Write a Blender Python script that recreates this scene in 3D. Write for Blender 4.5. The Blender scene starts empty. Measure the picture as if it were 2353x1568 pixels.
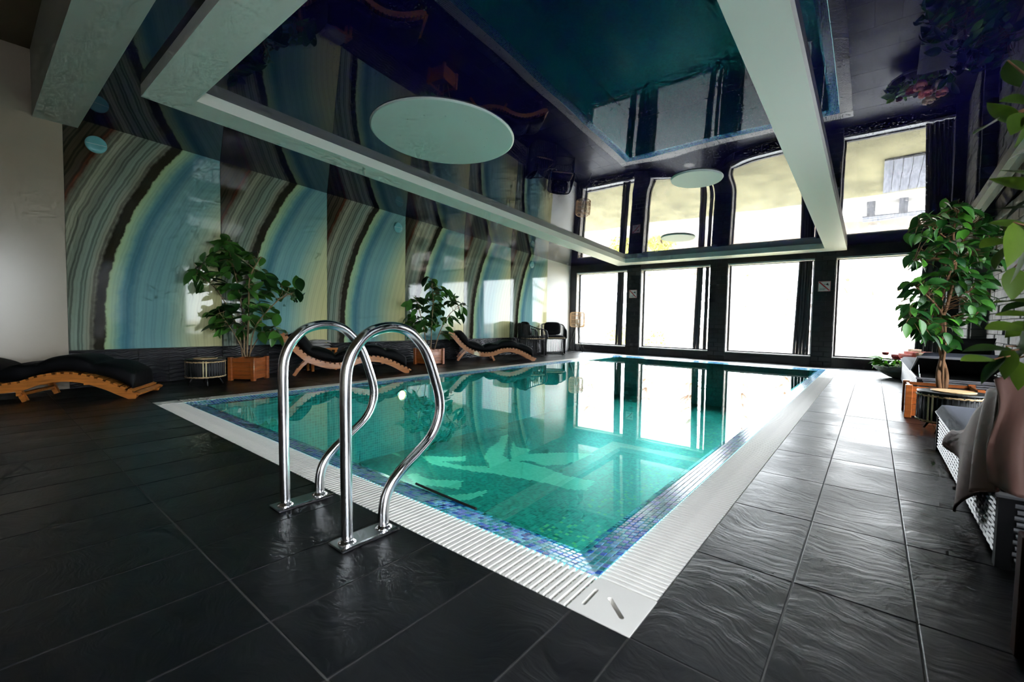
import bpy, bmesh, math, random
from mathutils import Vector, Matrix

random.seed(7)
S = 0.85                      # metres per survey unit (camera height = 1 unit)
scene = bpy.context.scene
col = scene.collection

# ------------------------------------------------------------------ camera
F_PX, YAW, PITCH, ROLL = 1019.07, 0.68229653, -0.04609094, 0.01740576
cyw, syw, cp, sp = math.cos(YAW), math.sin(YAW), math.cos(PITCH), math.sin(PITCH)
fwd = Vector((-syw * cp, cyw * cp, sp))
right0 = Vector((cyw, syw, 0))
up0 = right0.cross(fwd)
cr, sr = math.cos(ROLL), math.sin(ROLL)
RIGHT = cr * right0 + sr * up0
UP = -sr * right0 + cr * up0
EYE = Vector((0, 0, S))
cam_data = bpy.data.cameras.new('camera')
cam = bpy.data.objects.new('camera', cam_data)
col.objects.link(cam)
rot = Matrix((RIGHT, UP, -fwd)).transposed()
cam.matrix_world = Matrix.Translation(EYE) @ rot.to_4x4()
cam_data.sensor_width = 36.0
cam_data.lens = F_PX / 2353 * 36.0
cam_data.clip_start = 0.02
cam_data.clip_end = 400
cam_data.dof.use_dof = True
cam_data.dof.focus_distance = 3.6
cam_data.dof.aperture_fstop = 3.2
scene.camera = cam

# ------------------------------------------------------------------ world (bright overcast sky), exposure
SKY = 7.5
w = bpy.data.worlds.new('overcast_sky'); scene.world = w; w.use_nodes = True
bg = w.node_tree.nodes['Background']
bg.inputs[0].default_value = (0.90, 0.95, 1.0, 1); bg.inputs[1].default_value = SKY
scene.view_settings.view_transform = 'Standard'
try: scene.view_settings.look = 'None'
except Exception: pass
scene.view_settings.exposure = 1.28
scene.view_settings.gamma = 1.0
scene.view_settings.use_curve_mapping = False
cyc = scene.cycles
cyc.max_bounces = 6; cyc.diffuse_bounces = 3; cyc.glossy_bounces = 4; cyc.transparent_max_bounces = 8
cyc.use_adaptive_sampling = True; cyc.adaptive_threshold = 0.10; cyc.adaptive_min_samples = 10; cyc.use_light_tree = False
cyc.sample_clamp_indirect = 12.0
cyc.caustics_reflective = False; cyc.caustics_refractive = False
cyc.use_denoising = True

# ------------------------------------------------------------------ helpers
def ray(x, y):
    return RIGHT * ((x - 1176.5) / F_PX) + UP * (-(y - 784.0) / F_PX) + fwd
def at_depth(x, y, d):                       # metric depth along the view axis
    return EYE + ray(x, y) * d
def srgb(r, g, b):
    def f(c):
        c /= 255.0
        return c / 12.92 if c <= 0.04045 else ((c + 0.055) / 1.055) ** 2.4
    return (f(r), f(g), f(b), 1.0)

class MB:
    def __init__(self): self.v = []; self.f = []; self.mi = []; self.smooth = []
    def add(self, vs, fs, mi=0, smooth=False):
        o = len(self.v); self.v += [tuple(p) for p in vs]
        for q in fs:
            self.f.append([i + o for i in q]); self.mi.append(mi); self.smooth.append(smooth)
        return self
    def box(self, x0, x1, y0, y1, z0, z1, mi=0, m=None):
        vs = [Vector(p) for p in ((x0,y0,z0),(x1,y0,z0),(x1,y1,z0),(x0,y1,z0),(x0,y0,z1),(x1,y0,z1),(x1,y1,z1),(x0,y1,z1))]
        if m is not None: vs = [m @ p for p in vs]
        return self.add(vs, [(0,3,2,1),(4,5,6,7),(0,1,5,4),(1,2,6,5),(2,3,7,6),(3,0,4,7)], mi)
    def hexa(self, vs, mi=0):                 # 8 corners: 4 bottom ccw, 4 top ccw
        return self.add(vs, [(0,3,2,1),(4,5,6,7),(0,1,5,4),(1,2,6,5),(2,3,7,6),(3,0,4,7)], mi)
    def tube(self, pts, r, n=10, mi=0, cap=True, closed=False, smooth=True):
        pts = [Vector(p) for p in pts]; N = len(pts)
        rs = r if isinstance(r, (list, tuple)) else [r] * N
        vs = []; prev = None
        for i, p in enumerate(pts):
            if closed: t = pts[(i + 1) % N] - pts[i - 1]
            else: t = pts[min(i + 1, N - 1)] - pts[max(i - 1, 0)]
            if t.length < 1e-9: t = Vector((0, 0, 1))
            t.normalize()
            if prev is None:
                a = Vector((0, 0, 1)) if abs(t.z) < 0.9 else Vector((1, 0, 0))
                u = t.cross(a).normalized()
            else:
                u = prev - t * prev.dot(t)
                u = u.normalized() if u.length > 1e-6 else t.cross(Vector((0.3, 0.5, 0.8))).normalized()
            prev = u; b = t.cross(u)
            for k in range(n):
                a = 2 * math.pi * k / n
                vs.append(p + (u * math.cos(a) + b * math.sin(a)) * rs[i])
        fs = []
        for i in range(N if closed else N - 1):
            j = (i + 1) % N
            for k in range(n):
                k2 = (k + 1) % n
                fs.append((i*n+k, i*n+k2, j*n+k2, j*n+k))
        self.add(vs, fs, mi, smooth)
        if cap and not closed:
            o = len(self.v) - len(vs)
            self.f.append([o + k for k in range(n)][::-1]); self.mi.append(mi); self.smooth.append(False)
            self.f.append([o + (N-1)*n + k for k in range(n)]); self.mi.append(mi); self.smooth.append(False)
        return self
    def lathe(self, prof, n=32, mi=0, cx=0, cy=0, smooth=True, cap=True):
        vs = []; N = len(prof)
        for r, z in prof:
            for k in range(n):
                a = 2 * math.pi * k / n
                vs.append((cx + r * math.cos(a), cy + r * math.sin(a), z))
        fs = [(i*n+k, i*n+(k+1)%n, (i+1)*n+(k+1)%n, (i+1)*n+k) for i in range(N-1) for k in range(n)]
        self.add(vs, fs, mi, smooth)
        if cap:
            o = len(self.v) - len(vs)
            self.f.append([o + k for k in range(n)][::-1]); self.mi.append(mi); self.smooth.append(False)
            self.f.append([o + (N-1)*n + k for k in range(n)]); self.mi.append(mi); self.smooth.append(False)
        return self
    def prism(self, poly, z0, z1, mi=0, m=None):   # polygon in xy extruded in z
        n = len(poly)
        vs = [Vector((x, y, z0)) for x, y in poly] + [Vector((x, y, z1)) for x, y in poly]
        if m is not None: vs = [m @ p for p in vs]
        return self.add(vs, [tuple(range(n))[::-1], tuple(range(n, 2*n))] + [(i, (i+1)%n, n+(i+1)%n, n+i) for i in range(n)], mi)
    def grid(self, fn, nu, nv, mi=0, smooth=True, closed_u=False):
        vs = [fn(i / nu, j / nv) for j in range(nv + 1) for i in range(nu + (0 if closed_u else 1))]
        W = nu if closed_u else nu + 1
        fs = [(j*W+i, j*W+(i+1)%W, (j+1)*W+(i+1)%W, (j+1)*W+i) for j in range(nv) for i in range(nu)]
        return self.add(vs, fs, mi, smooth)
    def mesh(self, name, mats):
        me = bpy.data.meshes.new(name)
        me.from_pydata(self.v, [], self.f)
        if not isinstance(mats, (list, tuple)): mats = [mats]
        for m in mats: me.materials.append(m)
        me.polygons.foreach_set('material_index', self.mi)
        me.polygons.foreach_set('use_smooth', self.smooth)
        me.update()
        return me
    def build(self, name, mats, parent=None):
        o = bpy.data.objects.new(name, self.mesh(name, mats)); col.objects.link(o)
        if parent is not None: o.parent = parent
        return o
def inst(name, me, parent=None, loc=(0,0,0), rotz=0, scale=None, matrix=None):
    o = bpy.data.objects.new(name, me); col.objects.link(o)
    if parent is not None: o.parent = parent
    if matrix is not None: o.matrix_local = matrix
    else:
        o.location = loc; o.rotation_euler = (0, 0, rotz)
        if scale: o.scale = scale
    return o
def tag(o, label=None, cat=None, group=None, kind=None):
    if label: o['label'] = label
    if cat: o['category'] = cat
    if group: o['group'] = group
    if kind: o['kind'] = kind
    return o
def thing(name, label, cat, loc=(0,0,0), rotz=0, group=None):
    o = bpy.data.objects.new(name, None); col.objects.link(o)
    o.location = loc; o.rotation_euler = (0, 0, rotz); o.empty_display_size = 0.1
    return tag(o, label, cat, group)
def bevel(o, wdt=0.004, seg=2):
    m = o.modifiers.new('bevel', 'BEVEL'); m.width = wdt; m.segments = seg; m.limit_method = 'ANGLE'; return o
def catmull(pts, k=6):
    out = []
    P = [Vector(p) for p in pts]; P = [2*P[0]-P[1]] + P + [2*P[-1]-P[-2]]
    for i in range(1, len(P) - 2):
        for j in range(k):
            t = j / k
            out.append(0.5*((2*P[i]) + (-P[i-1]+P[i+1])*t + (2*P[i-1]-5*P[i]+4*P[i+1]-P[i+2])*t*t + (-P[i-1]+3*P[i]-3*P[i+1]+P[i+2])*t**3))
    out.append(P[-2]); return out

# ------------------------------------------------------------------ materials
def newmat(name):
    m = bpy.data.materials.new(name); m.use_nodes = True
    return m, m.node_tree.nodes, m.node_tree.links, m.node_tree.nodes['Principled BSDF']
def mat(name, c, rough=0.5, metal=0.0, var=0.0, vscale=6.0, bump=0.0, bscale=40.0, stretch=None, coat=0.0, spec=0.5, rvar=0.0, world=False, detail=4.0, bdist=0.01, trans=0.0):
    m, N, L, B = newmat(name)
    B.inputs['Base Color'].default_value = c; B.inputs['Roughness'].default_value = rough
    B.inputs['Metallic'].default_value = metal; B.inputs['Specular IOR Level'].default_value = spec
    if coat: B.inputs['Coat Weight'].default_value = coat; B.inputs['Coat Roughness'].default_value = 0.05
    if var or bump or rvar:
        if world:
            g = N.new('ShaderNodeNewGeometry'); oi = N.new('ShaderNodeObjectInfo'); vm = N.new('ShaderNodeVectorMath'); vm.operation = 'MULTIPLY_ADD'
            cx = N.new('ShaderNodeCombineXYZ'); mu = N.new('ShaderNodeMath'); mu.operation = 'MULTIPLY'; mu.inputs[1].default_value = 37.0
            L.new(oi.outputs['Random'], mu.inputs[0]); L.new(mu.outputs[0], cx.inputs[0]); L.new(mu.outputs[0], cx.inputs[1])
            vm.inputs[1].default_value = (1, 1, 1); L.new(g.outputs['Position'], vm.inputs[0]); L.new(cx.outputs[0], vm.inputs[2]); src = vm.outputs[0]
        else:
            tc = N.new('ShaderNodeTexCoord'); src = tc.outputs['Object']
        mp = N.new('ShaderNodeMapping'); L.new(src, mp.inputs[0])
        if stretch: mp.inputs['Scale'].default_value = stretch
        if var or rvar:
            n = N.new('ShaderNodeTexNoise'); n.inputs['Scale'].default_value = vscale; n.inputs['Detail'].default_value = detail; L.new(mp.outputs[0], n.inputs[0])
        if var:
            r = N.new('ShaderNodeMapRange'); r.inputs[1].default_value = 0.3; r.inputs[2].default_value = 0.7; r.inputs[3].default_value = 1 - var; r.inputs[4].default_value = 1 + var
            L.new(n.outputs[0], r.inputs[0])
            mx = N.new('ShaderNodeMix'); mx.data_type = 'RGBA'; mx.blend_type = 'MULTIPLY'; mx.inputs[0].default_value = 1.0
            mx.inputs['A'].default_value = c; L.new(r.outputs[0], mx.inputs['B']); L.new(mx.outputs['Result'], B.inputs['Base Color'])
        if rvar:
            r2 = N.new('ShaderNodeMapRange'); r2.inputs[1].default_value = 0.3; r2.inputs[2].default_value = 0.7; r2.inputs[3].default_value = max(0.02, rough - rvar); r2.inputs[4].default_value = rough + rvar
            L.new(n.outputs[0], r2.inputs[0]); L.new(r2.outputs[0], B.inputs['Roughness'])
        if bump:
            n2 = N.new('ShaderNodeTexNoise'); n2.inputs['Scale'].default_value = bscale; n2.inputs['Detail'].default_value = 6.0; L.new(mp.outputs[0], n2.inputs[0])
            bp = N.new('ShaderNodeBump'); bp.inputs['Strength'].default_value = bump; bp.inputs['Distance'].default_value = bdist
            L.new(n2.outputs[0], bp.inputs['Height']); L.new(bp.outputs[0], B.inputs['Normal'])
    return m
def schlick(N, L, f0, normal=None):
    lw = N.new('ShaderNodeLayerWeight'); lw.inputs['Blend'].default_value = 0.5
    if normal is not None: L.new(normal, lw.inputs['Normal'])
    p = N.new('ShaderNodeMath'); p.operation = 'POWER'; p.inputs[1].default_value = 5.0; L.new(lw.outputs['Facing'], p.inputs[0])
    q = N.new('ShaderNodeMath'); q.operation = 'MULTIPLY_ADD'; q.inputs[1].default_value = 1 - f0; q.inputs[2].default_value = f0; L.new(p.outputs[0], q.inputs[0])
    return q.outputs[0]
def clear_sheet(name, tint, f0, bump=0.0, bscale=3.0, rough=0.0):
    m = bpy.data.materials.new(name); m.use_nodes = True; N = m.node_tree.nodes; L = m.node_tree.links; N.clear()
    out = N.new('ShaderNodeOutputMaterial'); mix = N.new('ShaderNodeMixShader'); tr = N.new('ShaderNodeBsdfTransparent'); gl = N.new('ShaderNodeBsdfGlossy')
    tr.inputs[0].default_value = tint; gl.inputs[0].default_value = (1, 1, 1, 1); gl.inputs['Roughness'].default_value = rough
    nrm = None
    if bump:
        tc = N.new('ShaderNodeTexCoord'); n = N.new('ShaderNodeTexNoise'); n.inputs['Scale'].default_value = bscale; n.inputs['Detail'].default_value = 2.0
        L.new(tc.outputs['Object'], n.inputs[0]); bp = N.new('ShaderNodeBump'); bp.inputs['Strength'].default_value = bump; bp.inputs['Distance'].default_value = 0.01
        L.new(n.outputs[0], bp.inputs['Height']); nrm = bp.outputs[0]; L.new(nrm, gl.inputs['Normal'])
    L.new(schlick(N, L, f0, nrm), mix.inputs[0]); L.new(tr.outputs[0], mix.inputs[1]); L.new(gl.outputs[0], mix.inputs[2]); L.new(mix.outputs[0], out.inputs[0])
    return m

M = {}
# wet slate: ridged relief, per-tile offset
def slate_mat(name, c, rough, bstr):
    m, N, L, B = newmat(name)
    g = N.new('ShaderNodeNewGeometry'); oi = N.new('ShaderNodeObjectInfo'); mu = N.new('ShaderNodeMath'); mu.operation = 'MULTIPLY'; mu.inputs[1].default_value = 53.0
    L.new(oi.outputs['Random'], mu.inputs[0]); cx = N.new('ShaderNodeCombineXYZ'); L.new(mu.outputs[0], cx.inputs[0]); L.new(mu.outputs[0], cx.inputs[2])
    ad = N.new('ShaderNodeVectorMath'); ad.operation = 'ADD'; L.new(g.outputs['Position'], ad.inputs[0]); L.new(cx.outputs[0], ad.inputs[1])
    # broad warp field
    n0 = N.new('ShaderNodeTexNoise'); n0.inputs['Scale'].default_value = 2.2; n0.inputs['Detail'].default_value = 3; L.new(ad.outputs[0], n0.inputs[0])
    wv = N.new('ShaderNodeVectorMath'); wv.operation = 'MULTIPLY_ADD'; wv.inputs[1].default_value = (0.55, 0.55, 0.55); L.new(n0.outputs['Color'], wv.inputs[0]); L.new(ad.outputs[0], wv.inputs[2])
    mp = N.new('ShaderNodeMapping'); mp.inputs['Scale'].default_value = (3.0, 14.0, 3.0); mp.inputs['Rotation'].default_value = (0, 0, 0.35); L.new(wv.outputs[0], mp.inputs[0])
    n1 = N.new('ShaderNodeTexNoise'); n1.inputs['Scale'].default_value = 1.6; n1.inputs['Detail'].default_value = 7; n1.inputs['Roughness'].default_value = 0.6; L.new(mp.outputs[0], n1.inputs[0])
    mixh = N.new('ShaderNodeMath'); mixh.operation = 'MULTIPLY_ADD'; mixh.inputs[1].default_value = 0.5; L.new(n0.outputs[0], mixh.inputs[0]); L.new(n1.outputs[0], mixh.inputs[2])
    bp = N.new('ShaderNodeBump'); bp.inputs['Strength'].default_value = bstr; bp.inputs['Distance'].default_value = 0.012; L.new(mixh.outputs[0], bp.inputs['Height']); L.new(bp.outputs[0], B.inputs['Normal'])
    r = N.new('ShaderNodeMapRange'); r.inputs[1].default_value = 0.35; r.inputs[2].default_value = 0.68; r.inputs[3].default_value = rough - 0.06; r.inputs[4].default_value = rough + 0.07; L.new(n0.outputs[0], r.inputs[0]); L.new(r.outputs[0], B.inputs['Roughness'])
    cr_ = N.new('ShaderNodeMapRange'); cr_.inputs[3].default_value = 0.7; cr_.inputs[4].default_value = 1.3; L.new(n1.outputs[0], cr_.inputs[0])
    mx = N.new('ShaderNodeMix'); mx.data_type = 'RGBA'; mx.blend_type = 'MULTIPLY'; mx.inputs[0].default_value = 1; mx.inputs['A'].default_value = c; L.new(cr_.outputs[0], mx.inputs['B']); L.new(mx.outputs['Result'], B.inputs['Base Color'])
    B.inputs['Specular IOR Level'].default_value = 0.5
    return m
M['slate'] = slate_mat('wet_slate', (0.0045, 0.0047, 0.0062, 1), 0.36, 0.28)
M['grout'] = mat('grey_grout', (0.085, 0.082, 0.08, 1), 0.7)
M['plastic'] = mat('white_grating_plastic', srgb(238, 234, 228), 0.45, var=0.05, vscale=3)
M['chrome'] = mat('brushed_steel', (0.80, 0.80, 0.82, 1), 0.16, 1.0, rvar=0.05, vscale=14, stretch=(1, 1, 0.15))
M['steel_plate'] = mat('satin_steel_plate', (0.55, 0.55, 0.57, 1), 0.28, 1.0)
M['water'] = clear_sheet('pool_water', (0.50, 0.975, 0.95, 1), 0.022, bump=0.035, bscale=2.2)
M['glass'] = clear_sheet('window_glass', (0.97, 0.98, 0.98, 1), 0.04)
M['white_paint'] = mat('white_paint', srgb(226, 226, 222), 0.55)
M['beam_paint'] = mat('satin_white_beam', srgb(238, 238, 232), 0.5)
M['grey_paint'] = mat('pale_grey_soffit', srgb(188, 190, 184), 0.6)
M['beige_gloss'] = mat('beige_gloss_wall', srgb(160, 148, 132), 0.22, var=0.04, vscale=1.2)
M['dark_ceiling'] = mat('brown_back_ceiling', srgb(92, 80, 62), 0.7)
M['disc'] = mat('white_disc', srgb(214, 220, 218), 0.45)
def gloss_ceiling():
    m, N, L, B = newmat('navy_gloss_ceiling')
    B.inputs['Base Color'].default_value = (0.0045, 0.0032, 0.038, 1); B.inputs['Roughness'].default_value = 0.015; B.inputs['IOR'].default_value = 1.54
    tc = N.new('ShaderNodeTexCoord'); n = N.new('ShaderNodeTexNoise'); n.inputs['Scale'].default_value = 1.1; n.inputs['Detail'].default_value = 1.0; L.new(tc.outputs['Object'], n.inputs[0])
    n3 = N.new('ShaderNodeTexNoise'); n3.inputs['Scale'].default_value = 55; n3.inputs['Detail'].default_value = 4.0; L.new(tc.outputs['Object'], n3.inputs[0])
    rr = N.new('ShaderNodeValToRGB'); rr.color_ramp.elements[0].position = 0.60; rr.color_ramp.elements[1].position = 0.68; L.new(n3.outputs[0], rr.inputs[0])
    mr = N.new('ShaderNodeMapRange'); mr.inputs[3].default_value = 0.012; mr.inputs[4].default_value = 0.20; L.new(rr.outputs[0], mr.inputs[0]); L.new(mr.outputs[0], B.inputs['Roughness'])
    bp = N.new('ShaderNodeBump'); bp.inputs['Strength'].default_value = 0.10; bp.inputs['Distance'].default_value = 0.02; L.new(n.outputs[0], bp.inputs['Height']); L.new(bp.outputs[0], B.inputs['Normal'])
    return m
M['ceiling'] = gloss_ceiling()
def agate():
    m, N, L, B = newmat('agate_print_glass')
    tc = N.new('ShaderNodeTexCoord'); sx = N.new('ShaderNodeSeparateXYZ')
    nw = N.new('ShaderNodeTexNoise'); nw.inputs['Scale'].default_value = 1.7; nw.inputs['Detail'].default_value = 5; L.new(tc.outputs['Object'], nw.inputs[0])
    L.new(tc.outputs['Object'], sx.inputs[0])
    def math_(op, a, b, c=None):
        n = N.new('ShaderNodeMath'); n.operation = op
        for i, x in enumerate((a, b, c)):
            if x is None: continue
            if isinstance(x, (int, float)): n.inputs[i].default_value = x
            else: L.new(x, n.inputs[i])
        return n.outputs[0]
    dy = math_('SUBTRACT', sx.outputs['Y'], 4.334); dz = math_('SUBTRACT', sx.outputs['Z'], 0.147)
    r = math_('SQRT', math_('ADD', math_('MULTIPLY', dy, dy), math_('MULTIPLY', dz, dz)), 0)
    nf = N.new('ShaderNodeTexNoise'); nf.inputs['Scale'].default_value = 14; nf.inputs['Detail'].default_value = 6; L.new(tc.outputs['Object'], nf.inputs[0])
    rw = math_('ADD', r, math_('MULTIPLY', math_('SUBTRACT', nw.outputs[0], 0.5), 0.07))
    rw = math_('ADD', rw, math_('MULTIPLY', math_('SUBTRACT', nf.outputs[0], 0.5), 0.05))
    t = math_('DIVIDE', math_('SUBTRACT', rw, 2.9), 2.1)
    ramp = N.new('ShaderNodeValToRGB'); L.new(t, ramp.inputs[0]); e = ramp.color_ramp.elements
    stops = [(0.0, (206, 200, 148)), (0.11, (198, 200, 158)), (0.19, (168, 190, 165)), (0.27, (128, 172, 170)), (0.34, (118, 164, 168)), (0.40, (124, 168, 170)), (0.445, (80, 128, 144)), (0.475, (96, 148, 156)),
             (0.510, (160, 194, 164)), (0.535, (172, 196, 150)), (0.543, (50, 46, 36)), (0.580, (40, 37, 30)), (0.598, (148, 148, 130)), (0.64, (138, 156, 142)), (0.70, (120, 128, 114)), (0.76, (156, 158, 136)), (0.795, (100, 98, 82)), (0.81, (92, 42, 24)), (0.83, (66, 58, 46)), (1.0, (58, 54, 46))]
    e[0].position = stops[0][0]; e[0].color = srgb(*stops[0][1]); e[1].position = 1.0; e[1].color = srgb(*stops[-1][1])
    for p, c in stops[1:-1]:
        x = e.new(p); x.color = srgb(*c)
    # thin growth lines
    rl = math_('ADD', r, math_('MULTIPLY', math_('SUBTRACT', nw.outputs[0], 0.5), 0.09))
    s1 = math_('SINE', math_('MULTIPLY', rl, 185.0), 0)
    n4 = N.new('ShaderNodeTexNoise'); n4.inputs['Scale'].default_value = 3; L.new(tc.outputs['Object'], n4.inputs[0])
    s2 = math_('SINE', math_('MULTIPLY', rl, 67.0), 0)
    s = math_('MULTIPLY', math_('ADD', s1, s2), 0.5)
    ln = N.new('ShaderNodeMapRange'); ln.inputs[1].default_value = -0.2; ln.inputs[2].default_value = 0.55; ln.inputs[3].default_value = 1.0; ln.inputs[4].default_value = 0.25; L.new(s, ln.inputs[0])
    zone = N.new('ShaderNodeMapRange'); zone.inputs[1].default_value = 4.10; zone.inputs[2].default_value = 4.16; zone.inputs[3].default_value = 0.16; zone.inputs[4].default_value = 0.72; L.new(r, zone.inputs[0])
    mx = N.new('ShaderNodeMix'); mx.data_type = 'RGBA'; mx.blend_type = 'MULTIPLY'; L.new(zone.outputs[0], mx.inputs[0]); L.new(ramp.outputs[0], mx.inputs['A']); L.new(ln.outputs[0], mx.inputs['B'])
    L.new(mx.outputs['Result'], B.inputs['Base Color'])
    B.inputs['Roughness'].default_value = 0.05; B.inputs['IOR'].default_value = 1.42
    return m
M['agate'] = agate()
M['wave_tile'] = mat('black_wave_tile', (0.030, 0.030, 0.034, 1), 0.2)
M['dark_brick'] = mat('dark_slate_brick', (0.020, 0.020, 0.024, 1), 0.42, var=0.45, vscale=5, bump=0.5, bscale=22, world=True, bdist=0.006)
M['pale_brick'] = mat('pale_grey_brick', srgb(176, 170, 164), 0.7, var=0.15, vscale=6, bump=0.4, bscale=25, world=True)
M['stone'] = mat('grey_split_stone', (0.135, 0.130, 0.125, 1), 0.75, var=0.35, vscale=4, bump=0.7, bscale=14, world=True, bdist=0.012)
M['mortar'] = mat('dark_mortar', (0.025, 0.025, 0.026, 1), 0.9)
M['parapet'] = mat('dark_grey_tile', (0.035, 0.035, 0.045, 1), 0.25)
M['black_frame'] = mat('black_window_frame', (0.01, 0.01, 0.012, 1), 0.35)
M['alu'] = mat('white_window_track', srgb(228, 228, 226), 0.4)
M['curtain'] = mat('charcoal_curtain', (0.055, 0.055, 0.068, 1), 0.6)
M['wood'] = mat('orange_teak', srgb(186, 112, 46), 0.38, var=0.25, vscale=5, stretch=(1.0, 10, 10), coat=0.2)
M['wood_planter'] = mat('teak_planter', srgb(158, 84, 34), 0.4, var=0.3, vscale=4, stretch=(1.2, 1.2, 9), coat=0.25)
M['soil'] = mat('dark_potting_soil', (0.015, 0.011, 0.008, 1), 0.95, bump=0.8, bscale=60)
M['black_fabric'] = mat('black_cushion_fabric', (0.0022, 0.0022, 0.003, 1), 0.6, spec=0.14, bump=0.25, bscale=9, bdist=0.02)
M['black_metal'] = mat('black_metal', (0.012, 0.012, 0.013, 1), 0.35)
M['black_cord'] = mat('black_rope', (0.014, 0.014, 0.016, 1), 0.6)
M['rattan'] = mat('pale_rattan', srgb(206, 172, 126), 0.5, var=0.2, vscale=30)
M['cane'] = mat('honey_cane', srgb(222, 186, 140), 0.5)
M['bamboo_pale'] = mat('cream_slat', srgb(205, 190, 140), 0.5)
def leaf_mat(name, a, b, rough=0.28):
    m, N, L, B = newmat(name)
    oi = N.new('ShaderNodeObjectInfo'); r = N.new('ShaderNodeValToRGB'); L.new(oi.outputs['Random'], r.inputs[0])
    r.color_ramp.elements[0].color = srgb(*a); r.color_ramp.elements[1].color = srgb(*b)
    tc = N.new('ShaderNodeTexCoord'); n = N.new('ShaderNodeTexNoise'); n.inputs['Scale'].default_value = 18; L.new(tc.outputs['Object'], n.inputs[0])
    mx = N.new('ShaderNodeMix'); mx.data_type = 'RGBA'; mx.blend_type = 'MULTIPLY'; mx.inputs[0].default_value = 0.5; L.new(r.outputs[0], mx.inputs['A']); L.new(n.outputs['Color'], mx.inputs['B']); 
    L.new(r.outputs[0], B.inputs['Base Color']); B.inputs['Roughness'].default_value = rough; B.inputs['Specular IOR Level'].default_value = 0.35
    return m
M['leaf_rubber'] = leaf_mat('rubber_plant_leaf', (24, 54, 26), (88, 146, 58))
M['leaf_ficus'] = leaf_mat('ficus_leaf', (20, 62, 28), (74, 132, 40), 0.35)
M['leaf_near'] = leaf_mat('foreground_leaf', (20, 46, 12), (92, 120, 26), 0.55)
M['leaf_bright'] = leaf_mat('bright_green_leaf', (60, 140, 20), (120, 200, 50), 0.4)
M['bark'] = mat('brown_bark', srgb(112, 78, 50), 0.8, var=0.4, vscale=20, stretch=(1, 1, 0.25), bump=0.6, bscale=40)
M['stem'] = mat('tan_stem', srgb(150, 122, 92), 0.7, var=0.25, vscale=20)
M['wicker'] = mat('grey_black_wicker', (0.17, 0.17, 0.185, 1), 0.4)
M['wicker_core'] = mat('black_wicker_core', (0.004, 0.004, 0.005, 1), 0.7, spec=0.2)
M['dark_teak'] = mat('dark_mahogany', srgb(44, 18, 13), 0.8, var=0.3, vscale=4, spec=0.1)
M['blue_grey_fabric'] = mat('slate_blue_cushion', srgb(66, 70, 84), 0.8, bump=0.2, bscale=120, bdist=0.003)
M['throw'] = mat('taupe_velvet_throw', srgb(108, 76, 68), 0.7, var=0.15, vscale=3)
M['towel'] = mat('grey_towel', srgb(160, 156, 154), 0.95, bump=0.6, bscale=90)
M['concrete'] = mat('pale_concrete_bowl', srgb(212, 214, 204), 0.8, var=0.12, vscale=8, bump=0.3, bscale=40)
M['rose'] = mat('pink_rose', srgb(248, 178, 168), 0.6, var=0.15, vscale=30)
M['rose_cream'] = mat('cream_rose', srgb(244, 226, 206), 0.6, var=0.1, vscale=30)
M['rose_dark'] = mat('dusky_rose', srgb(186, 92, 92), 0.6)
M['sign_white'] = mat('white_sign_plate', srgb(232, 230, 228), 0.5)
M['sign_red'] = mat('red_sign_bar', srgb(206, 34, 40), 0.5)
M['sign_black'] = mat('black_sign_print', (0.01, 0.01, 0.01, 1), 0.5)
M['sign_grey'] = mat('grey_sign_text', srgb(150, 150, 150), 0.5)
M['vent'] = mat('teal_vent_cover', srgb(104, 176, 184), 0.35)
M['black_tube'] = mat('black_rubber', (0.008, 0.008, 0.008, 1), 0.5)
def mosaic_mat(name, c, rough=0.22):
    return mat(name, c, rough, var=0.25, vscale=30, world=True, spec=0.4)
MOS = [mosaic_mat('mosaic_%s' % n, srgb(*c)) for n, c in (('sky', (110, 178, 222)), ('cobalt', (44, 104, 200)), ('teal', (48, 150, 160)), ('sea', (116, 190, 200)), ('navy', (34, 84, 160)), ('violet', (104, 130, 214)))]
M['mosaic_grout'] = mat('pale_blue_grout', srgb(170, 216, 230), 0.6)
M['channel'] = mat('drain_channel', srgb(96, 88, 78), 0.8)
def pool_tile():
    m, N, L, B = newmat('pool_floor_mosaic')
    a = N.new('ShaderNodeAttribute'); a.attribute_name = 'tile'
    tc = N.new('ShaderNodeTexCoord'); sx = N.new('ShaderNodeSeparateXYZ'); L.new(tc.outputs['Object'], sx.inputs[0])
    def m_(op, x, y):
        n = N.new('ShaderNodeMath'); n.operation = op
        for i, q in enumerate((x, y)):
            if isinstance(q, (int, float)): n.inputs[i].default_value = q
            else: L.new(q, n.inputs[i])
        return n.outputs[0]
    gx = m_('LESS_THAN', m_('FRACT', m_('DIVIDE', m_('ADD', sx.outputs['X'], 20.0), PT), 0), 0.10)
    gy = m_('LESS_THAN', m_('FRACT', m_('DIVIDE', m_('ADD', sx.outputs['Y'], 20.0), PT), 0), 0.10)
    g = m_('MAXIMUM', gx, gy)
    mx = N.new('ShaderNodeMix'); mx.data_type = 'RGBA'; L.new(m_('MULTIPLY', g, 0.6), mx.inputs[0]); L.new(a.outputs['Color'], mx.inputs['A']); mx.inputs['B'].default_value = srgb(96, 190, 182)
    L.new(mx.outputs['Result'], B.inputs['Base Color']); B.inputs['Roughness'].default_value = 0.35
    return m
PT = 0.032
M['pool_floor'] = pool_tile()
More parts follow.
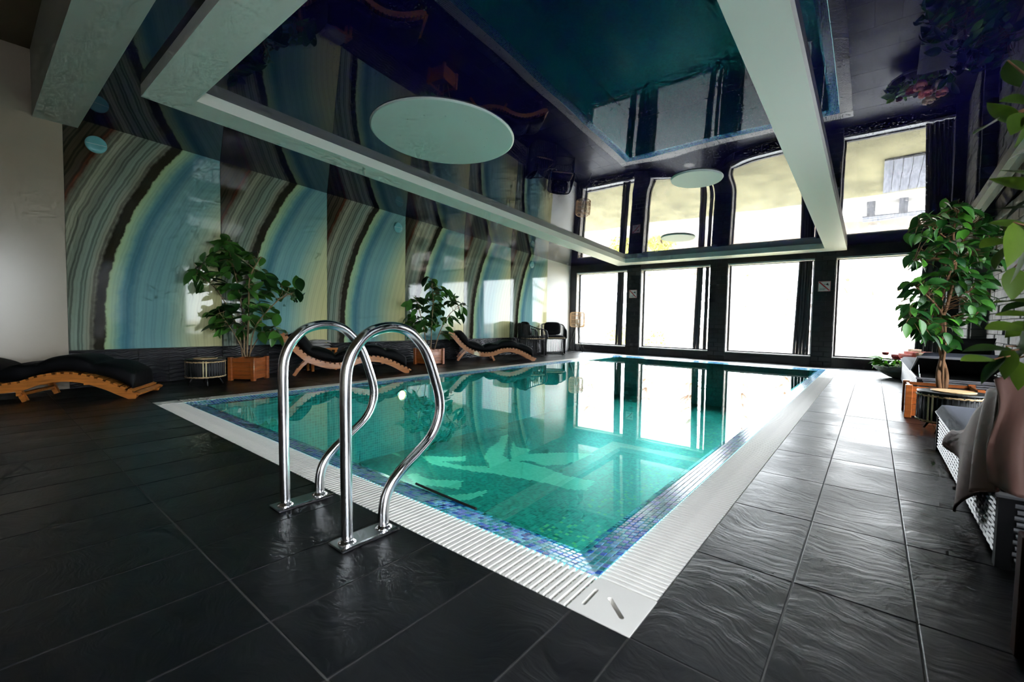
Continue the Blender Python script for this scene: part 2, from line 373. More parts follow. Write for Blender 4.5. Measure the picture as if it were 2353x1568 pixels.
def pool_wall_mat():
    m, N, L, B = newmat('pool_wall_mosaic')
    tc = N.new('ShaderNodeTexCoord'); sx = N.new('ShaderNodeSeparateXYZ'); L.new(tc.outputs['Object'], sx.inputs[0])
    ad = N.new('ShaderNodeMath'); ad.operation = 'ADD'; L.new(sx.outputs['X'], ad.inputs[0]); L.new(sx.outputs['Y'], ad.inputs[1])
    cb = N.new('ShaderNodeCombineXYZ'); L.new(ad.outputs[0], cb.inputs[0]); L.new(sx.outputs['Z'], cb.inputs[1])
    b = N.new('ShaderNodeTexBrick'); b.offset = 0.0; b.inputs['Scale'].default_value = 1.0; b.inputs['Brick Width'].default_value = 0.032; b.inputs['Row Height'].default_value = 0.032; b.inputs['Mortar Size'].default_value = 0.0015
    b.inputs['Color1'].default_value = srgb(0, 136, 136); b.inputs['Color2'].default_value = srgb(10, 162, 156); b.inputs['Mortar'].default_value = srgb(90, 196, 188)
    L.new(cb.outputs[0], b.inputs[0]); L.new(b.outputs[0], B.inputs['Base Color']); B.inputs['Roughness'].default_value = 0.3
    return m
M['pool_wall'] = pool_wall_mat()
def emit(name, c, s):
    m = bpy.data.materials.new(name); m.use_nodes = True; B = m.node_tree.nodes['Principled BSDF']
    B.inputs['Base Color'].default_value = c; B.inputs['Emission Color'].default_value = c; B.inputs['Emission Strength'].default_value = s
    return m
M['pool_lamp'] = emit('pool_lamp_lens', srgb(255, 206, 110), 5.0)
def translucent(m, wgt):
    N = m.node_tree.nodes; L = m.node_tree.links; B = N['Principled BSDF']; out = [n for n in N if n.type == 'OUTPUT_MATERIAL'][0]
    tr = N.new('ShaderNodeBsdfTranslucent'); mx = N.new('ShaderNodeMixShader'); mx.inputs[0].default_value = wgt
    if B.inputs['Base Color'].links: L.new(B.inputs['Base Color'].links[0].from_socket, tr.inputs[0])
    else: tr.inputs[0].default_value = B.inputs['Base Color'].default_value
    L.new(B.outputs[0], mx.inputs[1]); L.new(tr.outputs[0], mx.inputs[2]); L.new(mx.outputs[0], out.inputs[0])
for k_, w_ in (('rose', .45), ('rose_cream', .45), ('rose_dark', .3), ('leaf_bright', .4), ('leaf_ficus', .22), ('leaf_near', .3), ('leaf_rubber', .12)): translucent(M[k_], w_)
# outdoors
M['grass'] = mat('dry_spring_grass', (0.27, 0.24, 0.13, 1), 0.95, var=0.3, vscale=1.5, bump=0.5, bscale=20)
M['gravel'] = mat('grey_gravel', (0.36, 0.36, 0.36, 1), 0.95, var=0.2, vscale=6)
M['path'] = mat('pale_sand_path', (0.62, 0.58, 0.52, 1), 0.95, var=0.1, vscale=2)
M['meadow'] = mat('peach_dry_meadow', (0.36, 0.28, 0.20, 1), 0.95, var=0.25, vscale=0.6)
M['deck'] = mat('weathered_grey_plank', (0.20, 0.20, 0.22, 1), 0.85, var=0.3, vscale=4, stretch=(6, 0.6, 1))
M['birch'] = mat('birch_bark', (0.82, 0.79, 0.74, 1), 0.8, var=0.35, vscale=3, stretch=(1, 1, 5))
M['twig'] = mat('pale_pink_twig', (0.42, 0.32, 0.26, 1), 0.9)
M['far_tree'] = mat('far_bare_tree', (0.40, 0.34, 0.28, 1), 0.95)
M['spring_bush'] = leaf_mat('yellow_green_bush', (190, 196, 90), (214, 210, 120), 0.8)

# ------------------------------------------------------------------ key dimensions (metres)
XL, XR = -6.29*S, -0.56*S            # outer edge of the pool grating
Y0, Y1 = 1.305*S, 12.74*S
GW = 0.20                            # grating width
XLi, XRi, Y0i, Y1i = XL+GW, XR-GW, Y0+GW, Y1-GW
LEDGE = 0.16
XW = -8.2*S                          # left wall
XRW = 1.66*S                         # right stone wall
YB = 13.25*S                         # window wall face
YBACK = -2.3*S
def zc(y): return (3.594*S - 0.051*y)         # sloping glossy ceiling
def zb(y): return (3.464*S - 0.051*y)         # underside of the dropped beams

# ================================================================== FLOOR
TX, TY, GAP = 0.36*S, 0.70*S, 0.0045
floor = MB()
# grout bed around the pool opening
for a in ((XW, XL, Y0, YB), (XR, XRW, YBACK, YB), (XL, XR, Y1, YB), (XW, XR, YBACK, Y0)):
    floor.box(a[0], a[1], a[2], a[3], -0.15, -0.002)
fl = floor.build('floor', M['grout'])
tag(fl, 'black wet slate tile floor around the pool', 'floor', kind='structure')
tb = MB(); c = 0.0015
tb.add([(-.5,-.5,-0.012),(.5,-.5,-0.012),(.5,.5,-0.012),(-.5,.5,-0.012),(-.5,-.5,-c),(.5,-.5,-c),(.5,.5,-c),(-.5,.5,-c)], [(0,1,5,4),(1,2,6,5),(2,3,7,6),(3,0,4,7)])
i5 = 0.494
tb.add([(-.5,-.5,-c),(.5,-.5,-c),(.5,.5,-c),(-.5,.5,-c),(-i5,-.497,0),(i5,-.497,0),(i5,.497,0),(-i5,.497,0)], [(4,5,6,7),(0,1,5,4),(1,2,6,5),(2,3,7,6),(3,0,4,7)])
tile_me = tb.mesh('floor_tile', M['slate'])
rects = []
def lay(x0, x1, y0, y1, gx, gy):
    xs = sorted({x0, x1} | {gx + TX*k for k in range(-60, 60) if x0 + 0.02 < gx + TX*k < x1 - 0.02})
    ys = sorted({y0, y1} | {gy + TY*k for k in range(-60, 60) if y0 + 0.02 < gy + TY*k < y1 - 0.02})
    for a, b in zip(xs, xs[1:]):
        for c_, d in zip(ys, ys[1:]): rects.append((a, b, c_, d))
lay(XR, XRW, YBACK, YB, XR, Y0)
lay(XW, XR, YBACK, Y0, -0.77*S, Y0)
lay(XW, XL, Y0, YB, -0.77*S, Y0)
lay(XL, XR, Y1, YB, -0.77*S, Y1)
rects.sort(key=lambda r: math.hypot((r[0]+r[1])/2, (r[2]+r[3])/2 - 1.0))
rest = MB()
for k, (a, b, c_, d) in enumerate(rects):
    if k < 290:
        inst('floor_tile', tile_me, fl, ((a+b)/2, (c_+d)/2, random.uniform(-0.0006, 0.0006)), 0, (b-a-GAP, d-c_-GAP, 1))
    else: rest.box(a+GAP/2, b-GAP/2, c_+GAP/2, d-GAP/2, -0.012, 0)
if rest.v: tag(rest.build('floor_tiles_far', M['slate'], fl), kind='stuff')

# ================================================================== POOL
ZF = -0.98                                     # apparent depth of the basin floor
lx0, lx1, ly0, ly1 = XLi+LEDGE, XRi-LEDGE, Y0i+LEDGE, Y1i-LEDGE
pool = MB()
# walls of the basin
for vs in (((lx0,ly0),(lx1,ly0)), ((lx1,ly0),(lx1,ly1)), ((lx1,ly1),(lx0,ly1)), ((lx0,ly1),(lx0,ly0))):
    (ax, ay), (bx_, by_) = vs
    pool.add([(ax,ay,ZF),(bx_,by_,ZF),(bx_,by_,-0.030),(ax,ay,-0.030)], [(0,3,2,1)])
# outer channel walls under the gratings
for x0, x1, y0, y1 in ((XL, XLi, Y0, Y1), (XRi, XR, Y0, Y1), (XLi, XRi, Y0, Y0i), (XLi, XRi, Y1i, Y1)):
    pool.box(x0, x1, y0, y1, -0.15, -0.05, mi=1)
basin = pool.build('pool_basin', [M['pool_wall'], M['channel']])
tag(basin, 'teal mosaic swimming pool basin sunk into the slate floor', 'pool', kind='structure')
# floor with picture mosaic: one face per tile, colour per face
nx, ny = int((lx1-lx0)/PT)+1, int((ly1-ly0)/PT)+1
gx0 = math.floor((lx0+20)/PT)*PT-20; gy0 = math.floor((ly0+20)/PT)*PT-20
nx = int((lx1-gx0)/PT)+1; ny = int((ly1-gy0)/PT)+1
verts = [(min(max(gx0+i*PT, lx0), lx1), min(max(gy0+j*PT, ly0), ly1), ZF) for j in range(ny+1) for i in range(nx+1)]
faces = [(j*(nx+1)+i, j*(nx+1)+i+1, (j+1)*(nx+1)+i+1, (j+1)*(nx+1)+i) for j in range(ny) for i in range(nx)]
def px_floor(pts, ox, oy, sc):
    out = []
    for a, b in pts:
        r = ray(ox + a/sc, oy + b/sc); t = (ZF - S)/r.z; p = EYE + r*t; out.append((p.x, p.y))
    return out
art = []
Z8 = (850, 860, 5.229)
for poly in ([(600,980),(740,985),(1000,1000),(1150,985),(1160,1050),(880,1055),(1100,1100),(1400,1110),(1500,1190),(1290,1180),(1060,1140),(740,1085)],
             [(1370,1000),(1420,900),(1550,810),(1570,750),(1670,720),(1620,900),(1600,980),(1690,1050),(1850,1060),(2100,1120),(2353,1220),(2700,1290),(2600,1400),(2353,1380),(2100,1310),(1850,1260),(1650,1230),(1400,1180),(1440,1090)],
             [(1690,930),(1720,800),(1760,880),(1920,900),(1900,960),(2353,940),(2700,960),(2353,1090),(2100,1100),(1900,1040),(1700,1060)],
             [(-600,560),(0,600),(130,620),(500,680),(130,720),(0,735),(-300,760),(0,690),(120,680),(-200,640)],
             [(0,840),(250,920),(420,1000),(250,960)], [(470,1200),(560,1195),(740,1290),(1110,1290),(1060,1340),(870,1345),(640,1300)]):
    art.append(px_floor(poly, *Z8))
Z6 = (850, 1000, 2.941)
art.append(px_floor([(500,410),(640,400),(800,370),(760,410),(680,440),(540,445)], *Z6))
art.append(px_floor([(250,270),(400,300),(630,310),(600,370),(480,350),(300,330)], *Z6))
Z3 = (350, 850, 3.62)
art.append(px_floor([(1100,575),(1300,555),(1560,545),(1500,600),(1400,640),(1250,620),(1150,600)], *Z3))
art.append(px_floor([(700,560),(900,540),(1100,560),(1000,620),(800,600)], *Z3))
def inside(p, poly):
    x, y = p; r = False; j = len(poly)-1
    for i in range(len(poly)):
        (xi, yi), (xj, yj) = poly[i], poly[j]
        if (yi > y) != (yj > y) and x < (xj-xi)*(y-yi)/(yj-yi)+xi: r = not r
        j = i
    return r
boxes = [(min(p[0] for p in a), max(p[0] for p in a), min(p[1] for p in a), max(p[1] for p in a), a) for a in art]
base_c = [srgb(0, 158, 146)[:3], srgb(0, 172, 158)[:3], srgb(4, 146, 138)[:3], srgb(14, 180, 164)[:3]]
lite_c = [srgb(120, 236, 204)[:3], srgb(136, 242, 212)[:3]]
rnd = random.Random(3)
cols = []
for j in range(ny):
    for i in range(nx):
        p = (gx0+(i+.5)*PT, gy0+(j+.5)*PT)
        c_ = base_c[rnd.randrange(4)]
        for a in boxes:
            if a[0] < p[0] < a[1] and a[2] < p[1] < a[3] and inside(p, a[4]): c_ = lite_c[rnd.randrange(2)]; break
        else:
            if p[0] > -2.2 and rnd.random() < 0.07: c_ = srgb(96, 206, 140)[:3]  # scattered yellow-green tiles, mosaic glitter put into the tile colour
        cols += [c_[0], c_[1], c_[2], 1.0]
me = bpy.data.meshes.new('pool_floor'); me.from_pydata(verts, [], faces); me.materials.append(M['pool_floor'])
at = me.attributes.new('tile', 'FLOAT_COLOR', 'FACE'); at.data.foreach_set('color', cols); me.update()
pf = bpy.data.objects.new('pool_floor', me); col.objects.link(pf); pf.parent = basin
pf['label'] = 'teal mosaic pool floor with pale green leaf design'; pf['kind'] = 'stuff'
# sloping ledge (grout bed) and its mosaic tiles
ledge = MB()
zo, zi = -0.002, -0.030
P = [(XLi,Y0i),(XRi,Y0i),(XRi,Y1i),(XLi,Y1i)]; Q = [(lx0,ly0),(lx1,ly0),(lx1,ly1),(lx0,ly1)]
for k in range(4):
    a, b = P[k], P[(k+1)%4]; c_, d = Q[(k+1)%4], Q[k]
    ledge.add([(*a,zo),(*b,zo),(*c_,zi),(*d,zi)], [(0,1,2,3)])
ledge.build('ledge_bed', M['mosaic_grout'], basin)
mp_ = LEDGE/6; tw = mp_*0.84
mt = MB()
h = 0.0022
mt.add([(-.5,-.5,0),(.5,-.5,0),(.5,.5,0),(-.5,.5,0),(-.42,-.42,h),(.42,-.42,h),(.42,.42,h),(-.42,.42,h)], [(4,5,6,7),(0,1,5,4),(1,2,6,5),(2,3,7,6),(3,0,4,7)])
mos_me = [mt.mesh('mosaic_tile', m_) for m_ in MOS]
slope = math.atan2(zo-zi, LEDGE)
spots = []
for k in range(4):
    a, b = Vector((*P[k],0)), Vector((*P[(k+1)%4],0)); d = (b-a).normalized(); n_ = Vector((-d.y, d.x, 0))
    Ltot = (b-a).length
    for row in range(6):
        off = (row+.5)*mp_
        cnt = int((Ltot-2*off+mp_*0.2)/mp_); st = (Ltot-cnt*mp_)/2
        for q in range(cnt):
            pos = a + d*(st+(q+.5)*mp_) + n_*off; pos.z = zo + (zi-zo)*off/LEDGE
            spots.append((pos, d, n_))
spots.sort(key=lambda s: (s[0]-Vector((-0.9, 1.2, 0))).length)
rest = MB()
for k, (pos, d, n_) in enumerate(spots):
    nd = (n_*math.cos(slope)+Vector((0,0,-math.sin(slope)))); up = d.cross(nd)
    R3 = Matrix((d, nd, up)).transposed().to_4x4()
    mi = random.choice((0,0,1,2,2,3,3,4,5))
    if k < 296:
        inst('mosaic_tile', mos_me[mi], basin, matrix=Matrix.Translation(pos) @ R3 @ Matrix.Diagonal((tw, tw, 1, 1)))
    else:
        m4 = Matrix.Translation(pos) @ R3
        rest.add([m4 @ Vector((x*tw, y*tw, h)) for x, y in ((-.5,-.5),(.5,-.5),(.5,.5),(-.5,.5))], [(0,1,2,3)], mi)
tag(rest.build('mosaic_tiles_far', MOS, basin), kind='stuff')
# water
wt = MB().add([(XLi,Y0i,-0.022),(XRi,Y0i,-0.022),(XRi,Y1i,-0.022),(XLi,Y1i,-0.022)], [(0,1,2,3)]).build('pool_water', M['water'])
tag(wt, 'calm clear teal water filling the pool', 'water', kind='stuff')
# underwater lamps
def pool_lamp(loc, dirx, label):
    t = thing('pool_lamp', label, 'pool lamp', loc, 0 if dirx > 0 else math.pi)
    m = Matrix.Rotation(math.pi/2, 4, 'Y')
    ring = MB().lathe([(0.085,0.0),(0.085,0.016),(0.065,0.022),(0.060,0.012)], 28, cap=False); ring.v = [tuple(m @ Vector(p)) for p in ring.v]; ring.build('trim_ring', M['chrome'], t)
    ln = MB().lathe([(0.061,0.004),(0.05,0.014),(0.02,0.018)], 24); ln.v = [tuple(m @ Vector(p)) for p in ln.v]; ln.build('lens', M['pool_lamp'], t)
    ld = bpy.data.lights.new('pool_lamp_light', 'SPOT'); ld.energy = 24; ld.color = (1.0, 0.93, 0.78); ld.spot_size = math.radians(150); ld.spot_blend = 0.6; ld.shadow_soft_size = 0.10
    lo = bpy.data.objects.new('pool_lamp_light', ld); col.objects.link(lo); lo.parent = t; lo.location = (0.05, 0, 0); lo.rotation_euler = (0, -math.pi/2, 0)
    return t
pool_lamp((lx0+0.001, 3.75, -0.20), 1, 'glowing warm underwater lamp on the left pool wall')
pool_lamp((lx1-0.001, 3.0, -0.35), -1, 'added unseen lamp lighting the pool from the right wall, nearer one')  # this one and the next are added, unseen, to light the pool
pool_lamp((lx1-0.001, 6.6, -0.35), -1, 'added unseen lamp lighting the pool from the right wall, farther one')

# ---- overflow gratings: bars with low connecting ribs, solid corner plates
PITCH_B = 0.0255; BW = 0.0185
bar = MB(); hw = BW/2
prof = [(-hw,-0.020),(hw,-0.020),(hw,-0.003),(hw-0.003,0.0),(-hw+0.003,0.0),(-hw,-0.003)]
n6 = len(prof)
bar.add([(x, -.5, z) for x, z in prof]+[(x, .5, z) for x, z in prof], [tuple(range(n6)), tuple(range(2*n6-1, n6-1, -1))]+[(i, n6+i, n6+(i+1)%n6, (i+1)%n6) for i in range(n6)])
bar_me = bar.mesh('grate_bar', M['plastic'])
def grating(label, p0, p1, inward, nparts):
    a, b = Vector((*p0,0)), Vector((*p1,0)); d = (b-a).normalized(); Ltot = (b-a).length; n_ = Vector((*inward,0))
    ang = math.atan2(d.y, d.x)
    t = thing('overflow_grating', label, 'pool grating', (a+b)/2, ang)
    cnt = int(Ltot/PITCH_B); st = -(cnt-1)*PITCH_B/2
    s = 1 if n_.dot(Vector((-d.y, d.x, 0))) > 0 else -1
    ribs = MB()
    for k in range(7):
        yy = s*(0.018+k*(GW-0.036)/6); ribs.box(-Ltot/2, Ltot/2, yy-0.0045, yy+0.0045, -0.018, -0.0065)
    ribs.build('ribs', M['plastic'], t)
    rest = MB(); order = range(cnt)
    Rz = Matrix.Rotation(ang, 4, 'Z')
    order = sorted(order, key=lambda k: ((a+b)/2 + Rz @ Vector((st+k*PITCH_B,0,0))).length)
    for q, k in enumerate(order):
        loc = (st+k*PITCH_B, s*GW/2, 0)
        if q < nparts: inst('grate_bar', bar_me, t, loc, 0, (1, GW-0.004, 1))
        else: rest.box(loc[0]-hw, loc[0]+hw, loc[1]-GW/2+0.002, loc[1]+GW/2-0.002, -0.02, 0)
    if rest.v: tag(rest.build('grate_bars_far', M['plastic'], t), kind='stuff')
    return t
grating('white slatted overflow grating along the near pool edge', (XLi, Y0), (XRi, Y0), (0, 1), 290)
grating('white slatted overflow grating along the right pool edge', (XR, Y0i), (XR, Y1i), (-1, 0), 296)
grating('white slatted overflow grating along the pool edge below the loungers', (XL, Y0i), (XL, Y1i), (1, 0), 0)
grating('white slatted overflow grating along the pool edge below the windows', (XLi, Y1), (XRi, Y1), (0, -1), 0)
def corner_plate(x, y, sx, sy, label):
    bm = bmesh.new(); g = GW-0.002
    def loop(pts):
        vs = [bm.verts.new((p[0], p[1], 0)) for p in pts]
        return [bm.edges.new((vs[i], vs[(i+1)%len(vs)])) for i in range(len(vs))]
    E_ = loop([(0.001,0.001),(sx*g,0.001),(sx*g,sy*g),(0.001,sy*g)])
    def slot(p, q, r):
        p, q = Vector((*p,0)), Vector((*q,0)); d = (q-p).normalized(); n_ = Vector((-d.y,d.x,0)); pts = []
        for k in range(7): a = math.pi*k/6; pts.append(q + (n_*math.cos(a)+d*math.sin(a))*r)
        for k in range(7): a = math.pi*k/6; pts.append(p - (n_*math.cos(a)+d*math.sin(a))*r)
        return [(v.x, v.y) for v in pts]
    E_ += loop(slot((sx*.165, sy*.045), (sx*.168, sy*.130), 0.0065))
    E_ += loop(slot((sx*.050, sy*.060), (sx*.115, sy*.118), 0.0075))
    bmesh.ops.triangle_fill(bm, edges=E_, use_beauty=True, use_dissolve=False)
    r = bmesh.ops.extrude_face_region(bm, geom=bm.faces[:])
    for v in [q for q in r['geom'] if isinstance(q, bmesh.types.BMVert)]: v.co.z -= 0.03
    bmesh.ops.recalc_face_normals(bm, faces=bm.faces[:])
    me = bpy.data.meshes.new('corner_plate'); bm.to_mesh(me); bm.free(); me.materials.append(M['plastic'])
    o = bpy.data.objects.new('corner_plate', me); col.objects.link(o); o.location = (x, y, 0.001)
    return tag(o, label, 'corner plate')
corner_plate(XR, Y0, -1, 1, 'white corner plate with two slots at the near pool corner')
corner_plate(XL, Y0, 1, 1, 'white corner plate at the left pool corner beside the black lounger')
corner_plate(XR, Y1, -1, -1, 'white corner plate at the far right pool corner')
corner_plate(XL, Y1, 1, -1, 'white corner plate at the far left pool corner by the windows')
# black hose lying on the near ledge
hz = [(-1.83,1.472,-.016),(-1.78,1.470,-.017),(-1.68,1.468,-.019),(-1.50,1.462,-.019),(-1.38,1.458,-.019)]
hose = MB().tube(catmull(hz, 5), 0.006, 8); tag(hose.build('black_rod', M['black_tube']), 'thin black rod lying in the water at the near ledge', 'rod')

# ================================================================== WALLS / WINDOWS
def struct(name, mb, m, label, cat):
    o = mb.build(name, m); return tag(o, label, cat, kind='structure')
T = 0.30
# left wall: backing with painted stretches at both ends
PY = [0.84*S, 2.62*S, 4.41*S, 6.25*S, 8.09*S, 9.98*S, 11.84*S]
wl = MB()
ZTOP = 3.6
wl.box(XW-T, XW-0.012, YBACK, YB+T, -0.15, ZTOP)
wl.box(XW-0.012, XW+0.004, YBACK, PY[0], 0, ZTOP, 1)
wl.box(XW-0.012, XW, PY[6], YB, 0, ZTOP, 2)
wall_left = struct('wall_left', wl, [M['mortar'], M['beige_gloss'], M['white_paint']], 'long left wall with agate printed panels above black wavy tiles', 'wall')
ZP = 0.5*S
for k in range(6):
    y0, y1 = PY[k]+0.003, PY[k+1]-0.003
    b = MB(); hh0, hh1 = zc(y0)-ZP+0.01, zc(y1)-ZP+0.01
    b.hexa([(-0.012,0,0.004),(0.002,0,0.004),(0.002,y1-y0,0.004),(-0.012,y1-y0,0.004),(-0.012,0,hh0),(0.002,0,hh0),(0.002,y1-y0,hh1),(-0.012,y1-y0,hh1)])
    o = b.build('agate_panel', M['agate'], wall_left); o.location = (XW, y0, ZP)
# wavy relief tiles
wv = MB(); TW = 0.356*S; TH = ZP
def wave(u, v):
    x = u*TW; z = v*TH
    hgt = 0.010*math.sin(2*math.pi*(z/0.050) + 1.3*math.sin(2*math.pi*u+5*v) + 0.8*math.sin(4*math.pi*u+9*v))
    e = min(u, 1-u)/0.02; e = min(1, e)
    return (0.010+hgt*e, 0.002+u*(TW-0.004), 0.002+v*(TH-0.004))
wv.grid(wave, 22, 66)
wv.add([(-0.012,0.002,0.002),(-0.012,TW-0.002,0.002),(-0.012,TW-0.002,TH-0.002),(-0.012,0.002,TH-0.002),(0.006,0.002,0.002),(0.006,TW-0.002,0.002),(0.006,TW-0.002,TH-0.002),(0.006,0.002,TH-0.002)], [(0,1,5,4),(1,2,6,5),(2,3,7,6),(3,0,4,7)])
wave_me = wv.mesh('wave_tile', M['wave_tile'])
y = PY[0]
while y < PY[6]-0.05:
    inst('wave_tile', wave_me, wall_left, (XW, y, 0)); y += TW
# back wall behind the camera and right stone wall with two side windows
wb = MB().box(XW-T, XRW+T, YBACK-0.2, YBACK, -0.15, ZTOP)
struct('wall_near', wb, mat('dark_back_wall', srgb(96, 88, 78), 0.6), 'plain taupe wall behind the viewer', 'wall')
WZ0, WZ1 = 0.22*S, 2.67*S
SW = [(-1.9*S, 1.1*S), (2.35*S, 3.2*S), (4.7*S, 6.5*S)]
wr = MB()
edges_y = [YBACK] + [v for s_ in SW for v in s_] + [YB+T]
for a, b in zip(edges_y[::2], edges_y[1::2]): wr.box(XRW, XRW+T, a, b, -0.15, ZTOP)
for a, b in SW:
    wr.box(XRW, XRW+T, a, b, -0.15, WZ0); wr.box(XRW, XRW+T, a, b, WZ1, ZTOP)
wall_right = struct('wall_right', wr, M['mortar'], 'grey split stone wall on the right side', 'wall')
cb = MB(); e = 0.46
cb.add([(-.5,-e,-e),(.5-.2,-e,-e),(.5-.2,e,-e),(-.5,e,-e),(-.5,-e,e),(.3,-e,e),(.3,e,e),(-.5,e,e),(.5,-e+.03,-e+.06),(.5,e-.03,-e+.06),(.5,e-.03,e-.06),(.5,-e+.03,e-.06)],
       [(0,1,5,4),(2,3,7,6),(4,5,6,7),(0,3,2,1),(1,2,9,8),(2,6,10,9),(6,5,11,10),(5,1,8,11),(8,9,10,11)])
stone_me = cb.mesh('stone_block', M['stone'])
brick_me = cb.mesh('slate_brick', M['dark_brick'])
pale_me = cb.mesh('reveal_brick', M['pale_brick'])
rs = random.Random(11)
z = 0.0; rowk = 0
while z < 2.55:
    hgt = rs.choice((0.09, 0.12, 0.16, 0.2)); y = 6.9*S - rs.uniform(0, .3)
    while y < YB:
        wd = rs.uniform(0.28, 0.62); y1 = min(y+wd, YB)
        if y1 - y > 0.06:
            dep = rs.uniform(0.025, 0.05)
            inst('stone_block', stone_me, wall_right, (XRW-dep/2+0.005, (y+y1)/2, z+hgt/2), math.pi, (dep, (y1-y)*1.06, hgt*1.06))
        y = y1
    z += hgt; rowk += 1
# stone pilaster at the far right corner
pil = MB().box(1.42*S, XRW, 11.9*S, YB, 0, 3.0)
pl_o = struct('pilaster', pil, M['mortar'], 'rough grey stone pilaster in the far right corner', 'pilaster')
z = 0
while z < 2.55:
    hgt = rs.choice((0.12, 0.16, 0.2))
    inst('stone_block', stone_me, pl_o, (1.42*S-0.012, 12.25*S, z+hgt/2), math.pi, (0.05, 0.7*S, hgt*1.05))
    inst('stone_block', stone_me, pl_o, (1.42*S-0.012, 12.92*S, z+hgt/2), math.pi, (0.04, 0.62*S, hgt*1.05))
    inst('stone_block', stone_me, pl_o, (1.54*S, 11.9*S-0.012, z+hgt/2), -math.pi/2, (0.05, 0.26*S, hgt*1.05)); z += hgt
# window wall
WX = [(-7.97*S, -6.11*S), (-5.66*S, -3.62*S), (-3.17*S, -1.18*S), (-0.755*S, 1.20*S)]
wbk = MB()
xe = [XW-T] + [v for s_ in WX for v in s_] + [XRW+T]
for a, b in zip(xe[::2], xe[1::2]): wbk.box(a, b, YB, YB+T, -0.15, ZTOP)
for a, b in WX:
    wbk.box(a, b, YB+0.03, YB+T, -0.15, WZ0); wbk.box(a, b, YB, YB+T, WZ1, ZTOP)
wall_back = struct('wall_back', wbk, M['dark_brick'], 'black brick window wall at the far end', 'wall')
PIL = [(-6.11*S, -5.66*S), (-3.62*S, -3.17*S), (-1.18*S, -0.755*S)]
for a, b in PIL:
    z = 0; r_ = 0
    while z < WZ1+0.2:
        hgt = 0.105; mid = a+(b-a)*(0.38 if r_ % 2 else 0.62)
        for p, q in ((a, mid), (mid, b)):
            inst('slate_brick', brick_me, wall_back, ((p+q)/2, YB-0.006, z+hgt/2), -math.pi/2, (rs.uniform(.018, .028), (q-p)*1.06, hgt*1.05))
        z += hgt; r_ += 1
for a, b in WX:                                # pale brick reveals on the left side of each opening
    z = WZ0
    while z < WZ1-0.02:
        hgt = min(0.11, WZ1-z)
        inst('reveal_brick', pale_me, wall_back, (a+0.006, YB+T/2+0.004, z+hgt/2), 0, (rs.uniform(.014, .022), T*1.05, hgt*1.06)); z += hgt
    n_ = max(3, round((b-a)/(0.72*S))); wdt = (b-a)/n_
    for k in range(n_):
        p = MB().box(a+k*wdt+0.002, a+(k+1)*wdt-0.002, YB+0.012, YB+0.035, 0.0, WZ0-0.012); p.build('parapet_tile', M['parapet'], wall_back)
GY = YB+0.20
for k, (a, b) in enumerate(WX):
    t = thing('window_%d' % (k+1), ['tall window in the far left corner behind the rattan lamp', 'tall window between the two black brick pillars with a small sign on the left one', 'tall window left of the pillar with the larger sign', 'tall window behind the indoor ficus tree'][k], 'window', ((a+b)/2, GY, WZ0))
    t['kind'] = 'structure'
    hw_, hh = (b-a)/2, WZ1-WZ0
    MB().box(-hw_, hw_, -0.17, 0.02, -0.004, 0.022).build('sill', M['alu'], t)
    MB().box(-hw_, hw_, -0.03, 0.03, 0.022, 0.05).build('bottom_frame', M['black_frame'], t)
    MB().box(-hw_, hw_, -0.03, 0.03, hh-0.05, hh).build('top_frame', M['alu'], t)
    MB().box(-hw_+0.0, hw_, -0.16, -0.09, hh-0.035, hh).build('curtain_track', M['alu'], t)
    MB().box(-hw_+0.016, -hw_+0.05, -0.03, 0.03, 0.05, hh-0.05).build('side_frame', M['black_frame'], t)
    MB().box(hw_-0.04, hw_, -0.03, 0.03, 0.05, hh-0.05).build('side_frame', M['alu'], t)
    MB().box(-hw_+0.04, hw_-0.03, -0.004, 0.004, 0.04, hh-0.04).build('pane', M['glass'], t)
for k, (a, b) in enumerate(SW):
    t = thing('window_%d' % (k+5), ['side window in the right wall beside the viewer', 'side window in the right wall behind the near daybed', 'side window in the right wall behind the drum table and ficus'][k], 'window', (XRW+0.18, (a+b)/2, WZ0), 0)
    t['kind'] = 'structure'; hw_, hh = (b-a)/2, WZ1-WZ0
    for z0, z1 in ((0.0, 0.05), (hh-0.05, hh)): MB().box(-0.03, 0.03, -hw_, hw_, z0, z1).build('frame_rail', M['alu'], t)
    for y0, y1 in ((-hw_, -hw_+0.05), (hw_-0.05, hw_)): MB().box(-0.03, 0.03, y0, y1, 0.05, hh-0.05).build('side_frame', M['alu'], t)
    MB().box(-0.004, 0.004, -hw_+0.04, hw_-0.04, 0.04, hh-0.04).build('pane', M['glass'], t)
SHEER = bpy.data.materials.new('sheer_dimming_cloth'); SHEER.use_nodes = True
_N = SHEER.node_tree.nodes; _L = SHEER.node_tree.links; _N.clear(); _o = _N.new('ShaderNodeOutputMaterial'); _m = _N.new('ShaderNodeMixShader'); _a = _N.new('ShaderNodeBsdfDiffuse'); _b = _N.new('ShaderNodeBsdfTranslucent')
_a.inputs[0].default_value = (.7,.7,.7,1); _b.inputs[0].default_value = (.62,.62,.64,1); _m.inputs[0].default_value = .6; _L.new(_a.outputs[0], _m.inputs[1]); _L.new(_b.outputs[0], _m.inputs[2]); _L.new(_m.outputs[0], _o.inputs[0])
a, b = SW[1]
t = thing('dimming_blind', 'unseen sheer blind added to dim the side window behind the near daybed', 'blind', (XRW+0.06, (a+b)/2, WZ1))  # added out of view, dims the daylight through this side window
hw_ = (b-a)/2-.01; dr = (WZ1-WZ0)*0.97
MB().tube([(0,-hw_,-.03),(0,hw_,-.03)], .02, 10).build('roller', M['alu'], t)
MB().box(-.001, .001, -hw_, hw_, -dr, -.03).build('cloth', SHEER, t)
MB().box(-.006, .006, -hw_, hw_, -dr-.02, -dr).build('bottom_rail', M['alu'], t)
